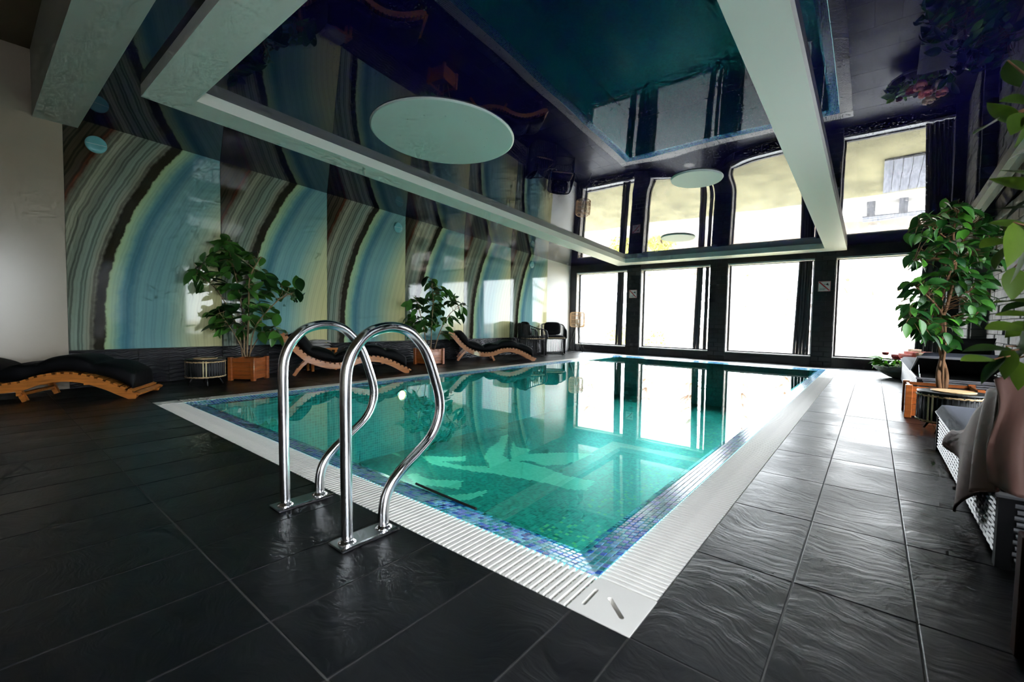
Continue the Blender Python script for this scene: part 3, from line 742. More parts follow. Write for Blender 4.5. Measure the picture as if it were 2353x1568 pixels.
# bunched charcoal curtains at the right side of each window
CUR = [(-6.48*S, -6.26*S), (-4.01*S, -3.68*S), (-1.52*S, -1.23*S), (0.80*S, 1.18*S)]
CL = ['narrow charcoal curtain gathered at the far left window', 'charcoal curtain gathered beside the middle brick pillar', 'wide charcoal curtain gathered beside the pillar with the larger sign', 'charcoal curtain behind the ficus tree']
for k, (a, b) in enumerate(CUR):
    t = thing('curtain', CL[k], 'curtain', ((a+b)/2, YB+0.085, WZ0+0.03), 0, 'charcoal curtains at the tall windows')
    nf = [3, 4, 5, 6][k]; wd = (b-a)/nf; hh = WZ1-WZ0-0.07
    for q in range(nf):
        if k == 1 and q == 2: continue
        f_ = MB(); x0 = -(b-a)/2+q*wd; sg = 1 if q % 2 else -1
        f_.grid(lambda u, v, x0=x0, sg=sg: (x0-.06*wd+u*wd*1.12 - 0.010*(1-v)*(nf-q), sg*0.016*math.sin(math.pi*u)+0.003*math.sin(9*v+q), v*hh), 8, 10)
        o = f_.build('pleat', M['curtain'], t); sm = o.modifiers.new('thick', 'SOLIDIFY'); sm.thickness = 0.004

# ================================================================== CEILING
ce = MB(); cx0, cx1, cy0, cy1 = XW, XRW, 0.98*S, YB
DX, DY = -2.19*S, 7.1*S
def cfn(u, v):
    x = cx0+(cx1-cx0)*u; y = cy0+(cy1-cy0)*v; r = math.hypot(x-DX, y-DY)
    dip = 0.016*math.exp(-(r/0.42)**2)
    return (x, y, zc(y)-dip)
ce.grid(cfn, 150, 200)
ceil_ = ce.build('ceiling', M['ceiling']); tag(ceil_, 'navy high gloss stretch ceiling over the pool', 'ceiling', kind='structure')
roof = MB().box(XW-T, XRW+T, YBACK-0.2, YB+T, ZTOP, ZTOP+0.1); struct('ceiling_slab', roof, M['dark_ceiling'], 'dull brown ceiling behind the soffit', 'ceiling')
def beam(name, x0, x1, y0, y1, label):
    b = MB(); b.hexa([(x0,y0,zb(y0)),(x1,y0,zb(y0)),(x1,y1,zb(y1)),(x0,y1,zb(y1)),(x0,y0,zc(y0)+.02),(x1,y0,zc(y0)+.02),(x1,y1,zc(y1)+.02),(x0,y1,zc(y1)+.02)])
    return struct(name, b, M['beam_paint'], label, 'ceiling beam')
bx0, bx0i, bx1, bx1i, by0, by0i, by1, by1i = -6.375*S, -5.945*S, -0.55*S, -0.955*S, 1.276*S, 1.678*S, 13.13*S, 12.73*S
beam('trim_1', bx0, bx1, by0, by0i, 'white dropped ceiling beam running across above the viewer')
beam('trim_2', bx0, bx0i, by0i, by1i, 'long white dropped ceiling beam above the left pool edge')
beam('trim_3', bx0, bx1, by1i, by1, 'white dropped ceiling beam above the windows')
beam('trim_4', bx1i, bx1, by0i, by1i, 'long white dropped ceiling beam above the right pool edge')
so = MB().box(XW, XRW, 0.575*S, 0.985*S, 3.425*S, ZTOP); struct('trim_5', so, M['grey_paint'], 'wide pale grey soffit at the upper left', 'soffit')
co = MB(); X0c, X1c = 1.25*S, 1.33*S
co.hexa([(X0c,1.0*S,zc(1.0*S)-.125),(X1c,1.0*S,zc(1.0*S)-.125),(X1c,YB,zc(YB)-.125),(X0c,YB,zc(YB)-.125),(X0c,1.0*S,zc(1.0*S)+.01),(X1c,1.0*S,zc(1.0*S)+.01),(X1c,YB,zc(YB)+.01),(X0c,YB,zc(YB)+.01)])
struct('trim_6', co, M['grey_paint'], 'pale cornice along the ceiling above the stone wall', 'cornice')
# ceiling discs
def disc(x, y, r, label, holes=0, thick=0.02):
    t = thing('ceiling_disc', label, 'ceiling light', (x, y, zc(y)), 0)
    t.rotation_euler = (math.atan(-0.051), 0, 0)
    MB().lathe([(r*0.995,0.004),(r,-thick*0.6),(r*0.985,-thick)], 64).build('diffuser', M['disc'], t)
    MB().lathe([(r*0.99,-thick*0.4),(r+0.006,-thick*0.4),(r+0.006,0.0),(r*0.99,0.0)], 64, cap=False).build('rim', M['alu'], t)
    for k in range(holes):
        a = 2*math.pi*k/holes+0.2; MB().lathe([(0.006,-thick-0.0005),(0.006,-thick-0.003)], 8, cx=0.62*r*math.cos(a), cy=0.62*r*math.sin(a)).build('screw', M['steel_plate'], t)
disc(-4.43*S, 3.97*S, 0.91*S, 'large round white disc on the dark glossy ceiling', 14)
disc(DX, DY, 0.37*S, 'small round white disc bulging from the ceiling above the pool', 0, 0.03)
disc(-3.69*S, 10.73*S, 0.38*S, 'small round white disc on the ceiling nearest the windows', 0, 0.02)

# round vent covers on the agate wall
for (yy, zz), lb in zip(((1.157, 3.262), (6.04, 3.0), (10.97, 2.728)), ('round teal vent cover high on the first agate panel', 'round teal vent cover on the third agate panel', 'round teal vent cover on the last agate panel')):
    t = thing('wall_vent', lb, 'vent cover', (XW+0.003, yy*S, zz*S))
    m = Matrix.Rotation(math.pi/2, 4, 'Y'); r = 0.112*S
    d = MB().lathe([(r,0.0),(r,0.008),(r*0.93,0.016),(r*0.5,0.018)], 36); d.v = [tuple(m @ Vector(p)) for p in d.v]; d.build('cover', M['vent'], t)
    MB().box(0.0182, 0.0195, -r*0.93, r*0.93, -0.0015, 0.0015).build('seam', M['alu'], t)

# ================================================================== HANDRAILS
RP = [(1.035,0.0),(1.032,0.20),(1.029,0.45),(1.028,0.72),(1.045,0.815),(1.085,0.885),(1.15,0.937),(1.25,0.96),(1.345,0.945),(1.42,0.893),(1.48,0.815),(1.535,0.68),(1.565,0.57),(1.558,0.48),(1.51,0.395),(1.42,0.325),(1.32,0.262),(1.25,0.19),(1.224,0.11),(1.222,0.0)]
def handrail(x, label):
    t = thing('pool_handrail', label, 'handrail', (x, 1.13*S, 0), 0, 'steel pool handrails')
    pts = catmull([(0, (a-1.13)*S, b*S) for a, b in RP], 6)
    MB().tube(pts, 0.0212, 20, cap=False).build('rail_tube', M['chrome'], t)
    p = MB().box(-0.052, 0.052, -0.128, 0.118, 0.002, 0.010).build('base_plate', M['steel_plate'], t); bevel(p, 0.002)
    MB().box(0.044, 0.054, -0.13, 0.12, 0.008, 0.016).build('plate_lip', M['chrome'], t)
    for a in (1.035, 1.222):
        yy = (a-1.13)*S
        MB().lathe([(0.034,0.010),(0.034,0.014),(0.025,0.019),(0.0225,0.024)], 24, cy=yy, cap=False).build('flange', M['chrome'], t)
        for k in range(3):
            an = 2*math.pi*k/3+0.5; MB().lathe([(0.004,0.013),(0.004,0.017),(0.002,0.018)], 8, cx=0.029*math.cos(an), cy=yy+0.029*math.sin(an)).build('screw', M['chrome'], t)
    return t
handrail(-2.357*S, 'curved steel pool handrail, the farther left one of the pair')
handrail(-1.757*S, 'curved steel pool handrail, the nearer right one of the pair')

# ================================================================== WOODEN LOUNGERS
LP = catmull([(s_, 0, z) for s_, z in [(-.205,.595),(-.10,.49),(0,.375),(.16,.235),(.37,.152),(.54,.128),(.72,.150),(.845,.198),(1.0,.226),(1.17,.211),(1.35,.143),(1.49,.066),(1.60,.010)]], 6)
def along(off=0.0):
    out = []
    for i, p in enumerate(LP):
        t = (LP[min(i+1,len(LP)-1)]-LP[max(i-1,0)]).normalized(); n_ = Vector((-t.z, 0, t.x)); out.append((p+n_*off, t, n_))
    return out
def lounger_meshes():
    D = {}
    r = MB(); A = along(); n = len(A); hh, th = 0.037, 0.016
    vs = []
    for i, (p, t, n_) in enumerate(A):
        h_ = hh*(0.55 if i in (0, n-1) else 1.0)
        for dy, dn in ((-th,-h_),(th,-h_),(th,h_),(-th,h_)): q = p+n_*dn; vs.append((q.x, dy, q.z))
    fs = [(0,3,2,1), ((n-1)*4, (n-1)*4+1, (n-1)*4+2, (n-1)*4+3)]
    for i in range(n-1):
        for k in range(4): fs.append((i*4+k, i*4+(k+1)%4, (i+1)*4+(k+1)%4, (i+1)*4+k))
    r.add(vs, fs); D['rail'] = r.mesh('side_rail', M['wood'])
    D['slat'] = MB().box(-0.021, 0.021, -0.018, 0.568, -0.010, 0.012).mesh('slat', M['wood'])
    lg = MB().tube([(0.02,0,-0.0),(-0.0,0,0.015)],0.01)
    def plank(pts, w_, t_):
        b = MB(); vs = []; P_ = [Vector((x, 0, z)) for x, z in pts]; n = len(P_)
        for i, p in enumerate(P_):
            t = (P_[min(i+1,n-1)]-P_[max(i-1,0)]).normalized(); q = Vector((-t.z,0,t.x))
            for dy, dn in ((-t_,-w_),(t_,-w_),(t_,w_),(-t_,w_)): a = p+q*dn; vs.append((a.x, dy, a.z))
        fs = [(0,3,2,1), tuple((n-1)*4+k for k in range(4))]
        for i in range(n-1):
            for k in range(4): fs.append((i*4+k, i*4+(k+1)%4, (i+1)*4+(k+1)%4, (i+1)*4+k))
        return b.add(vs, fs)
    D['head_leg'] = plank([(0.15,0.215),(0.08,0.15),(0.02,0.075),(-0.03,0.004)], 0.023, 0.016).mesh('head_leg', M['wood'])
    D['mid_leg'] = plank([(0.685,0.115),(0.71,0.06),(0.735,0.006)], 0.022, 0.016).mesh('mid_leg', M['wood'])
    D['bar'] = MB().box(-0.018, 0.018, 0, 0.55, -0.014, 0.014).mesh('cross_bar', M['wood'])
    # quilted cushion
    cu = MB(); A2 = [a for a in along(0.058)][3:-4]; n = len(A2); K = 16
    def cf(u, v):
        f_ = v*(n-1); i = min(int(f_), n-2); q = f_-i
        p = A2[i][0].lerp(A2[i+1][0], q); n_ = A2[i][2].lerp(A2[i+1][2], q)
        seg = abs(math.sin(math.pi*v*5.0)); end = min(1.0, (min(v, 1-v)/0.06)**0.5+0.08)
        thick = (0.052+0.028*seg**0.6)*end
        a = 2*math.pi*u; ca, sa = math.cos(a), math.sin(a)
        ex = math.copysign(abs(ca)**0.35, ca)*0.265*(0.95+0.05*seg); ez = math.copysign(abs(sa)**0.6, sa)*thick
        wr = 0.006*math.sin(23*v+9*u)*end
        q2 = p+n_*(thick*0.95+ez+wr); return (q2.x, 0.275+ex, q2.z)
    cu.grid(cf, K, 90, closed_u=True)
    nn = len(cu.v)
    cu.f.append(list(range(K))); cu.mi.append(0); cu.smooth.append(False); cu.f.append(list(range(nn-K, nn))); cu.mi.append(0); cu.smooth.append(False)
    D['cushion'] = cu.mesh('cushion', M['black_fabric'])
    D['tie'] = MB().tube([(0,0,0),(0.03,-0.02,-0.03),(0.02,-0.03,-0.08)], 0.004, 6).mesh('cushion_tie', M['black_fabric'])
    return D
LM = lounger_meshes()
def lounger(origin, d, label):
    t = thing('wooden_lounger', label, 'lounger', (origin[0]*S, origin[1]*S, 0), math.atan2(d[1], d[0]), 'wavy wooden loungers along the agate wall')
    for yy in (0, 0.55):
        inst('side_rail', LM['rail'], t, (0, yy, 0)); inst('head_leg', LM['head_leg'], t, (0, yy+(0.033 if yy == 0 else -0.033), 0)); inst('mid_leg', LM['mid_leg'], t, (0, yy+(0.033 if yy == 0 else -0.033), 0))
    A = along(0.043); acc = 0.0; nxt = 0.03
    for i in range(1, len(A)):
        seg = (A[i][0]-A[i-1][0]).length
        while acc+seg >= nxt:
            q = (nxt-acc)/seg; p = A[i-1][0].lerp(A[i][0], q); tt = A[i][1]
            inst('slat', LM['slat'], t, matrix=Matrix.Translation(p) @ Matrix.Rotation(-math.atan2(tt.z, tt.x), 4, 'Y')); nxt += 0.066
        acc += seg
    inst('cross_bar', LM['bar'], t, (0.03, 0, 0.10)); inst('cross_bar', LM['bar'], t, (0.70, 0, 0.075)); inst('cross_bar', LM['bar'], t, (1.20, 0, 0.165))
    inst('cushion', LM['cushion'], t); inst('cushion_tie', LM['tie'], t, (1.52, 0.04, 0.10))
    return t
def unit(a, b):
    v = Vector((b[0]-a[0], b[1]-a[1])); return (v.x/v.length, v.y/v.length)
lounger((-7.727, 7.497), unit((-7.727,7.497), (-6.565,8.877)), 'wavy wooden lounger with black cushion beside the armchairs')
lounger((-7.50, 3.48), unit((-7.5,3.48), (-6.605,5.18)), 'wavy wooden lounger with black cushion between the two potted rubber plants')
lounger((-7.69, -0.366), unit((-7.275,.332), (-6.715,1.2715)), 'wavy wooden lounger with black cushion at the left edge by the beige wall')

# ================================================================== PLANTERS AND PLANTS
def planter(label, loc, rotz, w_, h_, group='slatted wooden planter boxes', wm=None):
    wm = wm or M['wood_planter']
    t = thing('wooden_planter', label, 'planter', loc, rotz, group)
    hw_ = w_/2; pst = 0.026
    for sx in (-1, 1):
        for sy in (-1, 1):
            o = MB().box(sx*hw_-pst, sx*hw_+pst, sy*hw_-pst, sy*hw_+pst, 0, h_+0.012).build('corner_post', wm, t); bevel(o, 0.004, 1)
    nb = 5; bh = (h_-0.02)/nb
    for k in range(nb):
        z0 = 0.02+k*bh
        for s in (-1, 1):
            MB().box(-hw_+pst, hw_-pst, s*(hw_-0.006)-0.009, s*(hw_-0.006)+0.009, z0+0.0015, z0+bh-0.0015).build('board', wm, t)
            MB().box(s*(hw_-0.006)-0.009, s*(hw_-0.006)+0.009, -hw_+pst, hw_-pst, z0+0.0015, z0+bh-0.0015).build('board', wm, t)
    MB().box(-hw_+0.02, hw_-0.02, -hw_+0.02, hw_-0.02, 0.03, h_-0.03).build('soil', M['soil'], t)
    return t
def leaf_mesh(name, m, Lf, Wf, fold, droop, heart=False):
    b = MB(); n = 7; vs = []
    for i in range(n+1):
        u = i/n
        wd = Wf*math.sin(math.pi*min(1, u*1.0))**0.8*(1.25-0.55*u if heart else 1.0)*(1 if 0 < i < n else 0.03)
        x = Lf*u; z = -droop*Lf*u*u
        vs += [(x, -wd/2, z+fold*wd), (x, 0, z), (x, wd/2, z+fold*wd)]
    fs = []
    for i in range(n):
        for k in range(2): fs.append((i*3+k, (i+1)*3+k, (i+1)*3+k+1, i*3+k+1))
    b.add(vs, fs, 0, True); return b.mesh(name, m)
RUB = [leaf_mesh('leaf', M['leaf_rubber'], 1, 0.50, 0.14, d_) for d_ in (0.05, 0.22, 0.4)]
FIC = [leaf_mesh('leaf', M['leaf_ficus'], 1, 0.56, 0.16, d_, True) for d_ in (0.05, 0.2, 0.35)]
NEA = [leaf_mesh('leaf', M['leaf_near'], 1, 0.52, 0.12, d_, True) for d_ in (0.0, 0.15)]
BRI = [leaf_mesh('leaf', M['leaf_bright'], 1, 0.7, 0.12, d_, True) for d_ in (0.1, 0.5)]
def orient(pos, dirv, roll, size):
    x = dirv.normalized(); up = Vector((0, 0, 1))
    if abs(x.z) > 0.97: up = Vector((1, 0, 0))
    y = up.cross(x).normalized(); z = x.cross(y)
    c_, s_ = math.cos(roll), math.sin(roll); y2 = y*c_+z*s_; z2 = z*c_-y*s_
    return Matrix.Translation(pos) @ Matrix((x, y2, z2)).transposed().to_4x4() @ Matrix.Scale(size, 4)
def off_wall(p):
    lim = XW+0.16
    return EYE+(p-EYE)*(lim/p.x) if p.x < lim else p
def plant(name, label, cat, base, depth, stems, blobs, meshes, size, rng, stem_m, spread=0.22, sr=0.008, upb=0.15, droopz=0.35, dens=1.65):
    t = thing(name, label, cat, base)
    b0 = Vector(base); st = MB(); nodes = []; todo = []
    for pts, r_ in stems:
        P_ = [off_wall(at_depth(x, y, depth*(1+dj))) - b0 for x, y, dj in pts]
        C_ = catmull(P_, 5); st.tube(C_, [r_*(1-0.55*i/len(C_)) for i in range(len(C_))], 7); nodes += C_
    tw = MB()
    for (x, y, rx, ry, n) in blobs:
        for _ in range(round(n*dens)):
            a = rng.uniform(0, 2*math.pi); q = math.sqrt(rng.random())
            p = off_wall(at_depth(x+rx*q*math.cos(a), y+ry*q*math.sin(a), depth+rng.gauss(0, spread*0.5))) - b0
            near = min(nodes, key=lambda v: (v-p).length)
            out = (p-near); out.z *= 0.6
            d = (out.normalized() if out.length > 1e-4 else Vector((1,0,0))) + Vector((rng.gauss(0,.45), rng.gauss(0,.45), rng.gauss(upb-droopz,.4)))
            sz = size*rng.uniform(0.78, 1.15)
            root = p - d.normalized()*sz*0.5
            if (root-near).length < 0.45: tw.tube([near, near.lerp(root, 0.6)+Vector((0,0,0.01)), root], [0.0035, 0.0028, 0.0016], 5, cap=False)
            m4 = orient(root, d, rng.gauss(0, .5), sz); lm = rng.choice(meshes); todo.append((m4, lm))
    rng.shuffle(todo)
    for m4, lm in todo[:296]: inst('leaf', lm, t, matrix=m4)
    if len(todo) > 296:
        ex = MB()
        for m4, lm in todo[296:]: ex.add([m4 @ v.co for v in lm.vertices], [tuple(p.vertices) for p in lm.polygons], 0, True)
        tag(ex.build('more_leaves', meshes[0].materials[0], t), kind='stuff')
    st.build('stems', stem_m, t); tw.build('twigs', stem_m, t)
    return t
# rubber plant one
planter('teak planter box holding the taller rubber plant near the drum table', (-7.62*S, 2.80*S, 0), math.radians(38), 0.30, 0.295)
d1 = 6.97*S
plant('rubber_plant', 'tall bushy rubber plant in front of the first two agate panels', 'plant', (-7.62*S, 2.80*S, 0.265), d1,
      [([(561,820,0),(560,740,.01),(545,650,.0),(522,560,-.01)], .012), ([(567,820,-.005),(572,720,-.01),(574,640,-.02),(600,590,-.02)], .013), ([(573,820,.005),(588,750,-.01),(640,690,-.02),(690,665,-.03)], .010),
       ([(557,820,.01),(545,750,.01),(500,670,.01),(455,630,.0)], .009), ([(570,820,.01),(600,770,.0),(640,760,-.01)], .008), ([(564,820,-.01),(540,770,-.01),(505,720,-.01)], .008)],
      [(515,560,28,22,8),(545,590,40,26,12),(500,598,42,22,8),(575,610,38,24,10),(455,625,26,16,6),(480,648,26,28,6),(540,645,38,34,12),(595,650,36,32,12),(640,668,34,22,8),(684,668,18,24,7),(560,700,50,34,15),(505,730,28,34,11),(545,755,36,22,8),(608,735,36,26,10),(615,765,24,18,6),(642,768,10,12,3)],
      RUB, 0.225, random.Random(21), M['stem'])
planter('teak planter box holding the smaller rubber plant beside the far wavy lounger', (-7.62*S, 6.47*S, 0), math.radians(8), 0.36, 0.29)
d2 = 9.83*S
plant('rubber_plant', 'smaller rubber plant in front of the fourth and fifth agate panels', 'plant', (-7.62*S, 6.47*S, 0.26), d2,
      [([(980,805,0),(975,760,.0),(965,720,.0),(955,680,0)], .012), ([(990,805,0),(992,750,-.01),(995,690,-.01),(992,645,0)], .012), ([(998,805,0),(1012,760,-.01),(1035,720,-.02),(1066,702,-.02)], .010), ([(975,805,.01),(960,775,.01),(945,740,.01)], .008)],
      [(990,650,18,14,6),(1012,682,32,20,14),(985,700,30,20,12),(958,705,24,18,9),(945,735,14,18,6),(1040,690,12,14,4),(1062,708,8,14,4),(1048,732,16,14,6),(975,740,36,20,15),(1005,735,22,24,9),(955,765,20,14,7),(1030,765,12,12,4)],
      RUB, 0.22, random.Random(5), M['stem'])
# ficus on the right
planter('teak planter box holding the ficus tree on the right', (0.615*S, 6.86*S, 0), 0, 0.47, 0.30)
d3 = (Vector((0.62*S, 6.88*S, 0))-EYE).dot(fwd)
plant('ficus_tree', 'leafy indoor ficus tree with a twisted trunk by the right windows', 'tree', (0.615*S, 6.86*S, 0.27), d3,
      [([(2160,905,0),(2156,860,-.01),(2168,800,.01),(2165,740,.0),(2180,690,0),(2195,620,0),(2190,540,0),(2200,490,0)], .021), ([(2171,905,0),(2175,860,.01),(2160,800,-.01),(2172,745,.01),(2162,700,0),(2178,640,0),(2205,570,.0),(2230,520,0)], .018),
       ([(2166,905,.01),(2166,850,-.015),(2172,790,-.015),(2168,730,-.01),(2140,690,-.02),(2105,660,-.02)], .014), ([(2180,690,0),(2230,670,.02),(2275,690,.03)], .010), ([(2185,620,0),(2140,590,0),(2100,600,-.02)], .010), ([(2190,560,0),(2150,530,-.01),(2110,515,-.02)], .009), ([(2168,735,0),(2130,745,-.02),(2092,730,-.03)], .008), ([(2195,600,0),(2250,570,.01),(2290,545,.02)], .009)],
      [(2195,482,40,20,18),(2130,512,40,18,13),(2235,510,45,28,20),(2285,535,35,25,12),(2120,552,34,16,9),(2195,545,50,28,18),(2105,598,28,20,9),(2160,592,40,24,14),(2230,580,45,32,20),(2280,600,28,26,8),(2095,660,24,24,11),(2140,655,34,24,14),(2195,640,36,32,16),(2255,650,34,26,14),(2085,705,20,22,8),(2130,705,34,22,14),(2230,700,26,20,10),(2270,690,20,18,6),(2100,745,28,18,12),(2145,755,30,20,12),(2195,745,26,20,9),(2240,725,22,18,6),(2118,775,28,10,6),(2180,785,28,16,10)],
      FIC, 0.132, random.Random(9), M['bark'], spread=0.38, droopz=0.75, dens=1.75)
# foreground plant at the right edge
planter('dark teak planter box at the right edge of the foreground', (0.70*S, 1.72*S, 0), 0, 0.50, 0.31, wm=M['dark_teak'])
NL = [(2300,262,-.9,.5,.12,1.55),(2335,285,-.6,-.8,.10,1.5),(2352,300,-.2,-.9,.10,1.5),(2345,230,-.9,.1,.12,1.6),(2270,290,-.9,-.5,.12,1.6),(2330,170,.7,-.7,.1,1.6),(2330,420,-.8,.5,.12,1.5),(2345,395,-.9,.3,.12,1.5),(2290,555,-1,-.1,.13,1.6),(2330,560,-.2,-1,.13,1.45),(2300,585,-.7,-.6,.11,1.5),(2345,600,.1,-1,.13,1.5),(2325,520,-.9,.2,.12,1.55),(2345,540,-.9,.4,.12,1.6),
      (2320,690,-1,.1,.12,1.6),(2330,650,-.3,-.9,.11,1.6),(2345,700,-.9,-.1,.12,1.6),(2335,725,-1,.0,.12,1.6),(2310,755,-1,-.05,.13,1.5),(2350,755,-.9,-.2,.12,1.55),(2270,800,-1,.1,.12,1.5),(2245,828,-1,-.05,.11,1.5),(2278,848,-.7,-.7,.10,1.5),(2315,835,-.1,-1,.10,1.5),(2345,795,.1,-1,.12,1.5),(2340,860,.3,-.8,.1,1.6),(2352,640,-.8,.5,.12,1.7),(2348,470,-.7,-.5,.12,1.7),(2320,480,-.9,.0,.10,1.7),(2352,350,-.8,-.4,.12,1.6)]
base = Vector((0.70*S, 1.72*S, 0.28))
t = thing('foreground_plant', 'out of focus leafy plant hanging into view at the right edge', 'plant', base)
st = MB(); rn = random.Random(4)
hub = [at_depth(2420, y_, 1.55*S)-base for y_ in (250, 400, 560, 700, 820)]
st.tube(catmull([Vector((0,0,0)), at_depth(2440, 1000, 1.5*S)-base] + hub[::-1], 5), 0.011, 8)
for (x, y_, dx, dy, Lf, dep) in NL:
    p = at_depth(x, y_, dep*S)-base; d = RIGHT*dx+UP*dy+fwd*rn.uniform(-.3, .3); root = p-d.normalized()*Lf*0.5
    hb = min(hub, key=lambda v: (v-root).length); st.tube([hb, hb.lerp(root, .5)+Vector((0,0,.015)), root], [.005,.004,.002], 6)
    inst('leaf', rn.choice(NEA), t, matrix=orient(root, d, rn.gauss(0, .6), Lf))
st.build('stems', M['bark'], t)

# ================================================================== RATTAN DRUM TABLES
def drum_table(label, loc, r, z0, z1, rotz=0):
    t = thing('drum_table', label, 'side table', loc, rotz, 'rattan drum side tables')
    n = 44; bodyp = MB().box(-0.005, 0.005, -0.002, 0.002, z0, z1)
    dark = bodyp.mesh('stave', M['black_cord']); pale = MB().box(-0.006, 0.006, -0.0022, 0.0022, z0, z1).mesh('stave', M['bamboo_pale'])
    for k in range(n):
        a = 2*math.pi*k/n; m4 = Matrix.Translation((r*math.cos(a), r*math.sin(a), 0)) @ Matrix.Rotation(a+math.pi/2, 4, 'Z')
        inst('stave', pale if k % 11 in (4, 5) else dark, t, matrix=m4)
    MB().lathe([(r*.93, z0+.004), (r*.93, z1-.004)], 36).build('dark_interior', M['black_cord'], t)  # dark cylinder added to stand for the dark interior behind the staves
    for z_ in (z0+0.012, z1-0.012):
        MB().tube([((r+0.004*(1 if q % 2 else -1))*math.cos(2*math.pi*q/64), (r+0.004*(1 if q % 2 else -1))*math.sin(2*math.pi*q/64), z_+0.002*math.sin(q*2.2)) for q in range(64)], 0.0055, 6, closed=True).build('rattan_ring', M['rattan'], t)
        MB().tube([((r-0.004*(1 if q % 2 else -1))*math.cos(2*math.pi*q/64), (r-0.004*(1 if q % 2 else -1))*math.sin(2*math.pi*q/64), z_-0.006+0.002*math.sin(q*2.2+1)) for q in range(64)], 0.0045, 6, closed=True).build('rattan_ring', M['rattan'], t)
    MB().lathe([(r*0.99, z1+0.002), (r*1.02, z1+0.006), (r*1.02, z1+0.016), (r*0.98, z1+0.018)], 40).build('top', M['black_metal'], t)
    MB().lathe([(r*0.62, z1+0.018), (r*0.64, z1+0.024), (r*0.6, z1+0.027)], 40).build('tray', M['rattan'], t)
    MB().lathe([(r*0.95, z0-0.004), (r*0.97, z0), (r*0.95, z0+0.004)], 40).build('bottom_hoop', M['black_metal'], t)
    for k in range(4):
        a = math.pi/4+k*math.pi/2; MB().tube([(r*.62*math.cos(a), r*.62*math.sin(a), z0+0.01), (r*.86*math.cos(a), r*.86*math.sin(a), 0.0)], [.011, .008], 8).build('leg', M['black_metal'], t)
    return t
drum_table('black and cream rattan drum table left of the taller rubber plant', (-7.47*S, 2.17*S, 0), 0.205, 0.095, 0.30, 0.6)
drum_table('rattan drum table with pale tray in front of the ficus planter', (0.62*S, 5.93*S, 0), 0.215, 0.085, 0.315, 0.2)

# wooden stool with folded grey towel behind the second lounger
t = thing('wooden_stool', 'small wooden stool against the black wavy tiles behind a lounger', 'stool', (-8.05*S, 4.22*S, 0))
MB().box(-0.10, 0.10, -0.22, 0.22, 0.33, 0.36).build('seat', M['wood'], t)
for sx in (-1, 1):
    for sy in (-1, 1): MB().box(sx*.08-.018, sx*.08+.018, sy*.19-.018, sy*.19+.018, 0, 0.33).build('leg', M['wood'], t)
t = thing('folded_towel', 'folded grey towel with fringe lying on the wooden stool', 'towel', (-8.05*S, 4.16*S, 0.361))
for k in range(3):
    MB().grid(lambda u, v, k=k: (-0.09+0.18*u, -0.17+0.34*v, 0.001+0.045*k+0.04*(math.sin(math.pi*u)*math.sin(math.pi*v))**0.3+0.004*math.sin(14*u+9*v)), 14, 16).build('fold', M['towel'], t)
fr = MB()
for k in range(26):
    x = -0.085+0.17*k/25; fr.tube([(x, -0.16, 0.12), (x+random.uniform(-.01,.01), -0.20, 0.11), (x+random.uniform(-.02,.02), -0.22, 0.04)], 0.0025, 4)
fr.build('fringe', M['towel'], t)

# ================================================================== ARMCHAIRS, LAMP
def armchair(label, loc, rotz):
    t = thing('rope_armchair', label, 'armchair', loc, rotz, 'black rope armchairs in the far corner')
    # front faces local -y
    W, Dp = 0.31, 0.29
    rail = catmull([(-W,-Dp,0.42),(-W,-Dp+.02,0.58),(-W,-Dp+.08,0.63),(-W,-0.02,0.67),(-W*.95,Dp-.06,0.75),(-W*.6,Dp,0.78),(0,Dp+.02,0.79),(W*.6,Dp,0.78),(W*.95,Dp-.06,0.75),(W,-0.02,0.67),(W,-Dp+.08,0.63),(W,-Dp+.02,0.58),(W,-Dp,0.42)], 5)
    MB().tube(rail, 0.013, 8).build('arm_rail', M['black_metal'], t)
    low = [(W*math.copysign(abs(math.cos(a))**.6, math.cos(a)), Dp*math.copysign(abs(math.sin(a))**.6, math.sin(a)), 0.0) for a in [2*math.pi*k/40 for k in range(40)]]
    MB().tube([(x, y_, 0.40) for x, y_, z in low], 0.012, 8, closed=True).build('seat_hoop', M['black_metal'], t)
    MB().tube([(x*.95, y_*.95, 0.014) for x, y_, z in low], 0.012, 8, closed=True).build('base_hoop', M['black_metal'], t)
    for sx in (-1, 1):
        for sy in (-1, 1): MB().tube([(sx*W*.93, sy*Dp*.93, 0.40), (sx*W*.89, sy*Dp*.89, 0.012)], 0.013, 8).build('leg', M['black_metal'], t)
    cd = MB()
    for p in rail[3:-3:1]:
        cd.tube([p, (p.x*.98, p.y*.98, 0.40)], 0.0075, 5, cap=False)
        a = Vector((p.x*.93, p.y*.93, 0.40)); cd.tube([a, (p.x*.90+random.uniform(-.01,.01), p.y*.90, 0.014)], 0.006, 5, cap=False)
    tag(cd.build('rope_cords', M['black_cord'], t), kind='stuff')
    MB().prism([(x*1.0, y_*1.0) for x, y_, z in low], 0.405, 0.432).build('seat_rim', M['cane'], t)
    MB().grid(lambda u, v: (W*.92*(2*u-1), Dp*.92*(2*v-1), 0.435+0.06*(max(0,math.sin(math.pi*u))*max(0,math.sin(math.pi*v)))**.25), 14, 14).build('seat_cushion', M['black_fabric'], t)
    def pil(u, v):
        a = 2*math.pi*u; b = math.pi*(v-.5); cb_ = math.cos(b)
        x = .22*math.copysign(abs(math.cos(a)*cb_)**.45, math.cos(a)); z = .17*math.copysign(abs(math.sin(b))**.5, math.sin(b)); y_ = .065*math.sin(a)*abs(cb_)**.7
        return (x, .16+y_+.25*z, .66+z)
    MB().grid(pil, 24, 14, closed_u=True).build('back_cushion', M['black_fabric'], t)
    return t
armchair('black rope armchair turned towards the windows, nearer one', (-7.72*S, 10.42*S, 0), math.radians(150))
